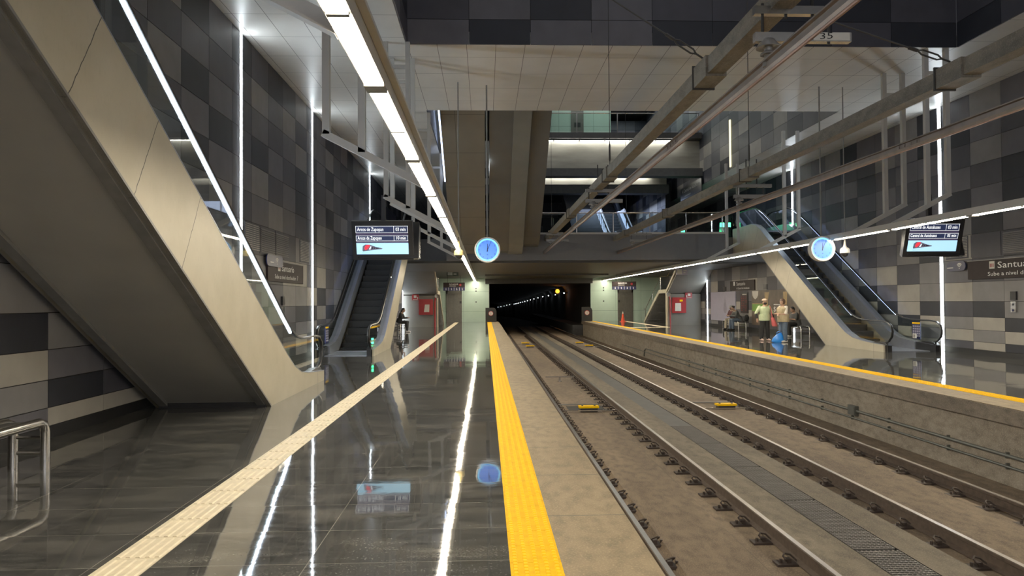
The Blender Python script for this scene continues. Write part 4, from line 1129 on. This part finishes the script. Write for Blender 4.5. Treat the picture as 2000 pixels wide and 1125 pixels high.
MB().box(10.832, 10.836, 37.2, 38.4, 7.18, 7.24).build('lettering', M['dullwhite'], t)
for y in (36.2, 38.4): MB().box(10.84, 10.95, y - .03, y + .03, 7.3, 7.4).build('bracket', M['iron'], t)
# advertising on the right wall
def board(y0, y1, z0, z1, m, name, lab, extra=()):
    t = thing(name, lab, 'poster', (XR, y0, z0))
    MB().box(XR - .04, XR - .001, y0, y1, z0, z1).build('panel', m, t)
    return t
P = lambda y, z, d=.045: (XR - d, y, z)
t = board(39.0, 43.3, .38, 2.05, M['poster'], 'wall_poster', 'lilac poster with a faint drop shape behind the seated pair')
w = MB(); w.poly([P(40.7 + .28 * math.cos(a) * (1 if math.sin(a) < 0 else max(.05, 1 - math.sin(a))), 1.1 + .28 * math.sin(a) * (1 if math.sin(a) < 0 else 2.6)) for a in [i * math.pi / 12 for i in range(24)]]); w.build('drop_shape', M['poster2'], t)
t = board(37.15, 38.2, .88, 1.97, M['black'], 'notice_board', 'narrow black notice board between the two wall posters')
w = MB()
for k in range(9):
    for q in range(3):
        if R.random() < .75:
            a = 38.08 - q * .3; b = a - .08 - .16 * R.random(); z = 1.72 - k * .09
            w.poly([P(a, z), P(b, z), P(b, z + .03), P(a, z + .03)])
w.build('print', M['red'], t); MB().poly([P(37.9, 1.84), P(37.3, 1.84), P(37.3, 1.9), P(37.9, 1.9)]).build('heading', M['paper'], t)
t = board(31.0, 36.6, .30, 2.05, M['brown'], 'wall_poster', 'brown poster lettered $1 mil behind the standing pair')
MB().poly([P(36.5, 2.03), P(35.65, 2.03), P(35.7, 1.8), P(35.85, 1.68), P(36.08, 1.6), P(36.3, 1.68), P(36.45, 1.8)]).build('shield', M['paper'], t)
MB().poly([P(36.5, 1.0), P(35.1, 1.0), P(35.1, 1.36), P(36.5, 1.36)]).build('green_panel', M['grass'], t)
MB().poly([P(36.5, 1.36), P(35.1, 1.36), P(35.1, 1.4), P(36.5, 1.4)]).build('shield', M['gold'], t)
w = MB(); w.poly([P(34.75, 1.0), P(34.5, 1.0), P(34.45, 1.5), P(34.3, 1.95), P(34.85, 1.95), P(34.8, 1.5)]); w.poly([P(32.6, 1.35), P(32.25, 1.35), P(32.2, 1.95), P(32.65, 1.95)]); w.build('golden_shapes', M['gold'], t)
w = MB().text('$1 mil', P(33.75, 1.02), (0, -1, 0), (0, 0, 1), .34, 0, 1.35); w.poly([P(33.75, 1.33), P(32.7, 1.33), P(32.7, 1.37), P(33.75, 1.37)]); w.build('lettering', M['textwhite'], t)
w = MB().poly([P(33.3, .42), P(32.5, .42), P(32.5, .47), P(33.3, .47)]); w.build('lettering', M['textwhite'], t)
t = thing('station_sign', 'small dark Santuario sign above the posters on the right wall', 'sign', (XR, 36.6, 2.08))
MB().box(XR - .05, XR, 36.15, 39.8, 2.08, 2.62).build('board', M['signdark'], t)
w = MB().text('Santuario', P(38.75, 2.36, .055), (0, -1, 0), (0, 0, 1), .28, 0, 1.3); w.text('A Central de Autobuses', P(38.75, 2.15, .055), (0, -1, 0), (0, 0, 1), .17, 0, 1.9); w.build('lettering', M['textwhite'], t); MB().box(XR - .056, XR - .052, 39.0, 39.25, 2.36, 2.58).build('emblem', M['textwhite'], t)
for y, lab in ((40.6, 'small dark pictogram plate left of the far Santuario sign'), (34.6, 'small dark pictogram plate right of the far Santuario sign')):
    o = MB().box(XR - .03, XR, y, y + .45, 2.09, 2.34).build('wall_plate', M['black']); tag(o, lab, 'plate')

# small things on the mezzanine
for x, y, lab in ((11.75, 34.6, 'pair of green lit gate arrows at the head of the right escalator'), (10.6, 38.0, 'small green lit gate arrow beside the glass railing')):
    t = thing('gate_indicator', lab, 'indicator', (x, y, 4.6))
    MB().box(x - .1, x + .1, y, y + .6, 4.6, 5.35).build('pedestal', M['steel'], t)
    for q in ((-.16, .16) if x > 11 else (0,)): MB().box(x + q - .1, x + q + .1, y - .03, y, 5.15, 5.36).build('arrow_light', M['green'], t)
t = thing('ticket_gate', 'row of steel ticket gates beyond the mezzanine railing', 'gate', (4.0, 44, 4.6))
for k in range(3): MB().box(2.8 + k * .9, 3.0 + k * .9, 43.4, 44.8, 4.6, 5.55).build('pedestal', M['steel'], t)
t = thing('staircase', 'dim steps climbing left of the far escalator on the mezzanine', 'staircase', (6.2, 41, 4.6))
w = MB()
for k in range(22): w.box(5.3, 7.1, 41 + k * .36, 41.36 + k * .36, 4.6, 4.6 + .2 * (k + 1))
w.build('flight', M['deckface'], t)
w = MB()
for k in range(12): w.tube([(7.15, 41.2 + k * .62, 4.7 + k * .345), (7.15, 41.2 + k * .62, 5.6 + k * .345)], .02, 6)
w.tube([(7.15, 41.1, 5.6), (7.15, 48.6, 9.75)], .03, 6); w.build('balustrade', M['steel'], t)

# ------------------------------------------------------------------ benches
def bench(x0, x1, y0, y1, near, lab):
    t = thing('bench', lab, 'bench', ((x0 + x1) / 2, (y0 + y1) / 2, 0), 0, 'tubular steel benches')
    r = .044 if near else .034; z = .465 if near else .45
    for x in (x0, x1):
        pts = [(x, y0, 0), (x, y0, z - .1), (x, y0 + .03, z - .03), (x, y0 + .1, z), (x, y1 - .1, z), (x, y1 - .03, z - .03), (x, y1, z - .1), (x, y1, 0)]
        MB().tube(pts, r, 12).build('frame_tube', M['steel'], t, smooth=True)
    for y in (y0, y1):
        for zz in (.16, .31): MB().tube([(x0, y, zz), (x1, y, zz)], .02, 8).build('rung', M['steel'], t, smooth=True)
    w = MB().box(x0 + .03, x1 - .03, y0 + .12, y1 - .14, z - .03, z + .012); w.build('seat', M['black'], t)
bench(-4.59, -4.285, 4.8, 7.16, True, 'near bench of polished steel tube by the left wall')
bench(-4.76, -4.36, 37.0, 39.2, False, 'far bench by the left wall with a person seated on it')
bench(13.0, 13.38, 36.4, 38.8, False, 'far bench on the right platform under two seated people')
bench(13.0, 13.36, 29.1, 31.3, False, 'bench on the right platform behind the standing pair, near the escalator')

# ------------------------------------------------------------------ people
def remesh(mb, voxel=.014, smooth=4):
    me = bpy.data.meshes.new('tmp'); bm = bmesh.new(); vv = [bm.verts.new(p) for p in mb.v]
    for f in mb.f:
        try: bm.faces.new([vv[i] for i in f])
        except ValueError: pass
    bmesh.ops.remove_doubles(bm, verts=bm.verts, dist=1e-5)
    bmesh.ops.recalc_face_normals(bm, faces=bm.faces); bm.to_mesh(me); bm.free()
    ob = bpy.data.objects.new('tmp', me); COL.objects.link(ob)
    m = ob.modifiers.new('r', 'REMESH'); m.mode = 'VOXEL'; m.voxel_size = voxel
    if smooth:
        s = ob.modifiers.new('s', 'SMOOTH'); s.iterations = smooth; s.factor = .5
    ev = ob.evaluated_get(bpy.context.evaluated_depsgraph_get()); e = ev.to_mesh()
    out = MB().add([v.co.copy() for v in e.vertices], [tuple(p.vertices) for p in e.polygons])
    ev.to_mesh_clear(); bpy.data.objects.remove(ob); bpy.data.meshes.remove(me)
    return out
def cap(mb, p, q, r0, r1):
    p, q = Vector(p), Vector(q); d = (q - p).normalized()
    pts = [p - d * r0 * .95, p - d * r0 * .7, p - d * r0 * .3, p] + [p.lerp(q, k / 4) for k in (1, 2, 3)] + [q, q + d * r1 * .3, q + d * r1 * .7, q + d * r1 * .95]
    rs = [r0 * .3, r0 * .71, r0 * .95, r0] + [r0 + (r1 - r0) * k / 4 for k in (1, 2, 3)] + [r1, r1 * .95, r1 * .71, r1 * .3]
    mb.tube(pts, rs, 10)
def person(lab, loc, heading, J, cl, bulk=1.0):
    """J: joints in the person's own frame (x to their right, y forward, z up)."""
    rot = Matrix.Rotation(heading, 4, 'Z'); L0 = Vector(loc)
    t = thing('person', lab, 'person', loc)
    W = lambda mb: MB().add([rot @ Vector(v) + L0 for v in mb.v], mb.f)
    V = {k: Vector(v) for k, v in J.items()}
    X, Yf = Vector((1, 0, 0)), Vector((0, 1, 0))
    up = (V['neck'] - V['pel']).normalized(); fw = X.cross(up) * -1
    fw = up.cross(X) * -1 if up.cross(X).y > 0 else up.cross(X) * -1
    fw = Vector((0, up.z, -up.y))
    def torso(mb, k, z0=0.0, z1=1.0, grow=0):
        prof_ = [(-.06, .13, .09), (.0, .165, .115), (.18, .16, .115), (.38, .145, .105), (.6, .165, .115), (.8, .175, .11), (.93, .13, .085), (1.0, .07, .06)]
        rg = []
        for a, rx_, ry_ in prof_:
            if a < z0 - .001 or a > z1 + .001: continue
            k2 = k * (1 + (bulk - 1) * .75) if a < .9 else k; c_ = V['pel'].lerp(V['neck'], a) + fw * (.03 * math.sin(a * 3.1) * bulk)
            rg.append((c_, X * (rx_ * k2 + grow), fw * (ry_ * k * bulk + grow)))
        mb.loft(rg)
    b = MB(); torso(b, .93)
    hd = V['head']; hf = (V['look']).normalized(); hr = hf.cross(Vector((0, 0, 1))).normalized(); hu = hr.cross(hf)
    Rm = Matrix((hr, hf, hu)).transposed()
    b.ell(hd, (.075, .095, .115), 14, 10, rot=Rm); b.ell(hd + hf * .03 - hu * .055, (.055, .065, .06), 12, 8, rot=Rm)
    b.ell(hd + hf * .098 - hu * .02, (.014, .02, .022), 8, 6, rot=Rm)
    for s in (-1, 1): b.ell(hd + hr * s * .076 - hu * .01, (.012, .022, .032), 8, 6, rot=Rm)
    cap(b, V['neck'] - up * .05, hd - hu * .06 - hf * .015, .055, .05)
    for s, n in ((-1, 'l'), (1, 'r')):
        cap(b, V['sh' + n], V['el' + n], .05, .04); cap(b, V['el' + n], V['wr' + n], .04, .027)
        cap(b, V['hip' + n], V['kn' + n], .085, .056); cap(b, V['kn' + n], V['an' + n], .056, .036)
        ft = V['an' + n] + V.get('toe' + n, Vector((0, .14, -.05)))
        cap(b, V['an' + n] - Vector((0, .03, .04)), ft, .036, .03)
        d = (V['wr' + n] - V['el' + n]).normalized(); d = (d + Vector(J.get('curl', (0, 0, 0)))).normalized(); sd = d.cross(Vector((0, 0, 1)));
        sd = Vector((0, 1, 0)) if sd.length < .3 else sd.normalized(); pw = V['wr' + n] + d * .045
        cap(b, V['wr' + n], pw + d * .03, .026, .032)
        nrm = d.cross(sd)
        for q in range(4):
            root = pw + d * .045 + sd * (-.027 + .018 * q); ln = (.055, .066, .062, .048)[q]
            b.tube([root - d * .02, root + d * ln * .5 + nrm * .004, root + d * ln * .85 + nrm * .018, root + d * ln + nrm * .03], [.010, .0095, .0085, .006], 6)
        b.tube([pw - sd * .02, pw - sd * .045 + d * .025, pw - sd * .055 + d * .055], [.012, .011, .008], 6)
    W(remesh(b, .012, 2)).build('body', M['skin'], t, smooth=True)
    # eyes and mouth
    e = MB()
    for s in (-1, 1): e.ell(hd + hf * .088 + hr * s * .03 + hu * .012, (.011, .008, .007), 8, 6, rot=Rm)
    W(e).build('eyes', M['blackcloth'], t, smooth=True)
    if cl.get('mask'):
        e = MB().ell(hd + hf * .052 - hu * .042, (.066, .078, .052), 14, 8, rot=Rm); e.ell(hd + hf * .10 - hu * .03, (.024, .030, .026), 10, 6, rot=Rm); W(e).build('face_mask', cl['mask'], t, smooth=True)
    else:
        e = MB().ell(hd + hf * .088 - hu * .06, (.022, .008, .006), 8, 6, rot=Rm); W(e).build('mouth', M['maroon'], t, smooth=True)
    # hair / hat
    h = MB()
    fl = cl.get('fluff', 1.0); h.ell(hd - hf * .018 + hu * .022, (.088 * fl, .098 * fl, .108 * fl), 14, 10, rot=Rm)
    if cl.get('longhair'): h.ell(hd - hf * .075 - hu * .10, (.075, .05, .15), 12, 8, rot=Rm)
    if cl.get('bun'): h.ell(hd - hf * .11 + hu * .04, (.05, .05, .05), 10, 8, rot=Rm)
    # cut away the face
    hm = remesh(h, .012, 2); keep = MB()
    vs = [Vector(v) for v in hm.v]
    fs = [f for f in hm.f if not all(((vs[i] - hd).dot(hf) > .035 and (vs[i] - hd).dot(hu) < .055) for i in f)]
    W(MB().add(vs, fs)).build('hair', cl['hair'], t, smooth=True)
    if cl.get('hat'):
        h = MB().ell(hd - hf * .01 + hu * .075, (.108, .118, .062), 14, 8, rot=Rm); 
        h.ell(hd + hf * (.10 if cl.get('brim') else .0) + hu * .055, (.085, .07 if cl.get('brim') else .1, .015), 14, 6, rot=Rm)
        W(remesh(h, .012, 2)).build('hat', cl['hat'], t, smooth=True)
    # shirt
    s_ = MB(); torso(s_, 1.0, -.06 if cl.get('tuck') else -.06, .95, .012)
    if not cl.get('tuck'):
        s_.loft([(V['pel'] + up * -.08, X * .185 * (1 + (bulk - 1) * .75), fw * .135 * bulk), (V['pel'] + up * .15, X * .185 * (1 + (bulk - 1) * .75), fw * .135 * bulk)])
    for n in 'lr':
        q = cl.get('sleeve', 1.0)
        en = V['sh' + n].lerp(V['el' + n], min(1, q / .5)) if q <= .5 else V['el' + n]
        cap(s_, V['sh' + n], en, .066, .058)
        if q > .5: cap(s_, V['el' + n], V['el' + n].lerp(V['wr' + n], (q - .5) / .5), .055, .042)
    W(remesh(s_, .013, 3)).build('shirt', cl['shirt'], t, smooth=True)
    if cl.get('under'):
        s_ = MB()
        for n in 'lr': cap(s_, V['el' + n], V['el' + n].lerp(V['wr' + n], .88), .050, .038)
        W(remesh(s_, .013, 1)).build('undersleeves', cl['under'], t, smooth=True)
    if cl.get('vest'):
        s_ = MB(); torso(s_, 1.04, -.06, .93, .024); s_.loft([(V['pel'] + up * -.10, X * .185 * (1 + (bulk - 1) * .75), fw * .15 * bulk), (V['pel'] + up * .04, X * .195 * (1 + (bulk - 1) * .75), fw * .148 * bulk), (V['pel'] + up * .2, X * .185 * (1 + (bulk - 1) * .75), fw * .145 * bulk)])
        W(remesh(s_, .013, 6)).build('vest', cl['vest'], t, smooth=True)
    s_ = MB()
    s_.loft([(V['pel'] - up * .07, X * .16, fw * .12 * bulk), (V['pel'], X * .172, fw * .128 * bulk), (V['pel'] + up * .1, X * .165, fw * .122 * bulk)])
    for n in 'lr':
        tb = 1 + (bulk - 1) * .6; cap(s_, V['hip' + n], V['kn' + n], .098 * tb, .076 * tb); cap(s_, V['kn' + n], V['kn' + n].lerp(V['an' + n], .92), .074 * tb, .062 * tb)
    W(remesh(s_, .013, 3)).build('trousers', cl['trousers'], t, smooth=True)
    for n in 'lr':
        s_ = MB(); ft = V['an' + n] + V.get('toe' + n, Vector((0, .14, -.05)))
        cap(s_, V['an' + n] - Vector((0, .04, .03)), ft, .048, .038)
        lo = min(v[2] for v in s_.v)
        W(remesh(s_, .012, 2)).build('shoe', cl['shoes'], t, smooth=True)
    return t
def stand(h=1.0, **k):
    J = dict(pel=(0, 0, .86), neck=(0, .01, 1.36), head=(0, .035, 1.49), look=(0, 1, -.05), shl=(-.175, 0, 1.30), shr=(.175, 0, 1.30), ell=(-.27, -.01, 1.05), elr=(.27, -.01, 1.05), wrl=(-.27, .07, .84), wrr=(.27, .07, .84),
             hipl=(-.09, 0, .83), hipr=(.09, 0, .83), knl=(-.11, .02, .46), knr=(.11, .02, .46), anl=(-.12, 0, .085), anr=(.12, 0, .085))
    J.update(k); return J
def sit(lean=.12, **k):
    J = dict(pel=(0, 0, .57), neck=(0, lean * 1.0, 1.04), head=(0, lean * 1.3 + .05, 1.16), look=(0, 1, -.35), shl=(-.17, lean * .9, .98), shr=(.17, lean * .9, .98), ell=(-.23, lean + .08, .74), elr=(.23, lean + .08, .74),
             wrl=(-.07, lean + .30, .76), wrr=(.07, lean + .30, .76), hipl=(-.09, .02, .545), hipr=(.09, .02, .545), knl=(-.11, .43, .53), knr=(.11, .43, .53), anl=(-.11, .40, .085), anr=(.12, .47, .085))
    J.update(k); return J
PI = math.pi
# heading: 0 faces +y (away); pi faces the camera; +pi/2 faces -x (the tracks from the right platform); -pi/2 faces +x
person('person in pale green shirt, black trousers, black mask and pale hat standing on right platform', (10.78, 27.36, 0), PI + .12, stand(look=(.1, 1, -.05), shl=(-.20, 0, 1.30), shr=(.20, 0, 1.30), ell=(-.34, -.01, 1.06), elr=(.34, -.01, 1.06), wrl=(-.34, .06, .86), wrr=(.34, .06, .86), anl=(-.14, 0, .085), anr=(.14, 0, .085)),
       dict(hair=M['hairdark'], hat=M['beret'], mask=M['blackcloth'], shirt=M['mint'], sleeve=.5, under=M['blackcloth'], trousers=M['blackcloth'], shoes=M['pinkshoe']), 1.25)
person('person in tan vest, cream T-shirt and jeans standing with folded arms by blue bag', (11.03, 26.2, 0), PI / 2 + .25, stand(ell=(-.24, .06, 1.05), elr=(.24, .06, 1.05), wrl=(.02, .24, 1.06), wrr=(-.04, .26, 1.02), look=(-.1, 1, -.15), hipl=(-.085, 0, .83)),
       dict(hair=M['hairbrown'], fluff=1.16, shirt=M['cream'], sleeve=.45, vest=M['tan'], trousers=M['jeans'], shoes=M['shoe']), 1.3)
person('person in black sitting on the bench behind the escalator cladding with a phone', (13.2, 30.0, 0), PI / 2 + .15, sit(.1),
       dict(hair=M['hairdark'], shirt=M['greycloth'], sleeve=.45, trousers=M['blackcloth'], shoes=M['shoe'], longhair=False), 1.35)
person('person with dark hair, grey jacket and jeans leaning forward on the far right bench', (13.22, 36.9, 0), PI / 2 + .1, sit(.24, look=(-.3, 1, -.3)),
       dict(hair=M['hairdark'], bun=True, shirt=M['greycloth'], trousers=M['jeans'], shoes=M['blackcloth']), 1.2)
person('person in light grey cap, maroon jacket and khaki trousers on the far right bench', (13.22, 37.8, 0), PI / 2 + .5, sit(.1),
       dict(hair=M['hairdark'], hat=M['greyhat'], brim=True, shirt=M['maroon'], trousers=M['khaki'], shoes=M['blackcloth']), 1.1)
person('person in dark clothes with dark hair sitting on the far left bench', (-4.56, 38.1, 0), -PI / 2 - .15, sit(.14),
       dict(hair=M['hairdark'], longhair=True, shirt=M['blackcloth'], trousers=M['blackcloth'], shoes=M['shoe']), 1.1)
person('dark-clothed person standing at the head of the right escalator on the mezzanine', (12.2, 35.6, 4.6), PI, stand(), dict(hair=M['hairdark'], shirt=M['blackcloth'], trousers=M['blackcloth'], shoes=M['blackcloth']), 1.2)
# bags
t = thing('shopping_bag', 'bright blue bag slumped on the floor by the feet of the standing pair', 'bag', (10.82, 26.2, 0))
b = MB().loft([((10.82, 26.2, .0), (.21, 0, 0), (0, .14, 0)), ((10.82, 26.2, .04), (.24, 0, 0), (0, .16, 0)), ((10.83, 26.2, .18), (.2, 0, .02), (0, .14, 0)), ((10.86, 26.2, .29), (.12, 0, .03), (0, .07, 0)), ((10.87, 26.2, .34), (.09, 0, .02), (0, .03, 0))])
b.build('bag_body', M['bluebag'], t, smooth=True)
MB().tube([(10.76, 26.15, .3), (10.74, 26.09, .38), (10.82, 26.07, .42), (10.9, 26.09, .38), (10.93, 26.15, .31)], .012, 6).build('handle', M['bluebag'], t, smooth=True)
t = thing('handbag', 'coral red bag hanging from the arm of the person in green', 'bag', (11.06, 27.2, .55))
MB().loft([((11.12, 27.2, .56), (.09, 0, 0), (0, .05, 0)), ((11.11, 27.2, .62), (.11, 0, 0), (0, .06, 0)), ((11.05, 27.2, .84), (.07, 0, 0), (0, .04, 0)), ((11.03, 27.2, .9), (.05, 0, 0), (0, .03, 0))]).build('bag_body', M['pinkbag'], t, smooth=True)
MB().tube([(11.03, 27.2, .88), (11.0, 27.2, 1.05), (10.98, 27.21, 1.2), (10.97, 27.3, 1.34)], .03, 8, flat=(1, .4)).build('strap', M['pinkbag'], t, smooth=True)
t = thing('backpack', 'black backpack behind the person in the grey jacket', 'bag', (13.55, 36.75, .46))
MB().ell((13.55, 36.75, .64), (.12, .15, .18), 12, 8).build('bag_body', M['blackcloth'], t, smooth=True); MB().ell((13.46, 36.7, .58), (.06, .11, .09), 10, 6).build('pocket', M['blackcloth'], t, smooth=True)
for x, y, z, lab in ((12.83, 29.92, .80, 'phone held by the person seated behind the escalator'), (-4.16, 38.03, .80, 'phone held by the person seated on the left bench')):
    o = MB().obox((x, y, z), (.035, 0, .02), (0, .037, 0), (.002, 0, -.004)).box(x - .003, x + .003, y - .01, y + .01, z + .004, z + .006).build('phone', M['black']); tag(o, lab, 'phone')

# surface details hang one level deeper, under the part they sit on
HOST = {'screen': ('grid_lines', 'lettering', 'picture', 'screen_band', 'train_picture'), 'face': ('numerals', 'hour_hand', 'minute_hand', 'hub'),
        'board': ('lettering', 'emblem', 'emblem_mark', 'arrow', 'wifi_symbol', 'pictogram', 'red_disc', 'blue_band', 'disc', 'red_ring', 'number'),
        'panel': ('print', 'heading', 'shield', 'green_panel', 'golden_shapes', 'lettering', 'drop_shape', 'button', 'speaker'), 'case': ('door', 'notice', 'label'),
        'body': ('eyes', 'mouth', 'face_mask'), 'number_plate': ('number',), 'housing': ('end_cap', 'joint_cap'), 'seat': (), 'frame_tube': ()}
for root in [o for o in SC.objects if o.parent is None]:
    kids = list(root.children)
    for host, names_ in HOST.items():
        h = next((k for k in kids if k.name.split('.')[0] == host), None)
        if h is None or h.location.length > 1e-6: continue
        for k in kids:
            if k.name.split('.')[0] in names_ and k.parent is root and k is not h: k.parent = h

# ------------------------------------------------------------------ world and view
w = bpy.data.worlds.new('world'); SC.world = w; w.use_nodes = True
w.node_tree.nodes['Background'].inputs[0].default_value = (.5, .5, .55, 1); w.node_tree.nodes['Background'].inputs[1].default_value = .03
SC.view_settings.view_transform = 'Standard'; SC.view_settings.look = 'None'
SC.view_settings.exposure = 0.68; SC.view_settings.gamma = 1.21
def lamp(loc, rot, sx, sy, power, col=(1, .95, .85)):  # unseen fill lamps added to brighten the hall, not fittings of the station
    l = bpy.data.lights.new('fill_lamp', 'AREA'); l.shape = 'RECTANGLE'; l.size = sx; l.size_y = sy; l.energy = power; l.color = col
    o = bpy.data.objects.new('fill_lamp', l); COL.objects.link(o); o.location = loc; o.rotation_euler = rot
lamp((4.6, 6, 13.8), (0, 0, 0), 9, 14, 110, (.95, .96, 1))
lamp((4.6, 30, 13.8), (0, 0, 0), 9, 10, 70, (.95, .96, 1))
lamp((4.3, -7.5, 4.5), (math.radians(88), 0, 0), 18, 5, 240, (.97, .97, 1))
lamp((4.3, 44, 3.25), (0, 0, 0), 6, 10, 15, (1, .93, .82))
lamp((8.0, 45, 7.5), (0, 0, 0), 4, 6, 130, (.55, .68, 1))
lamp((9.0, 44.5, 13.8), (0, 0, 0), 3, 4, 60, (.9, .95, 1))
lamp((7.0, 39.5, 13.6), (0, 0, 0), 6, 5, 80, (.9, 1, .95))
cy = SC.cycles
cy.max_bounces = 8; cy.diffuse_bounces = 4; cy.glossy_bounces = 4; cy.transmission_bounces = 4; cy.transparent_max_bounces = 16
cy.caustics_reflective = False; cy.caustics_refractive = False; cy.sample_clamp_indirect = 6
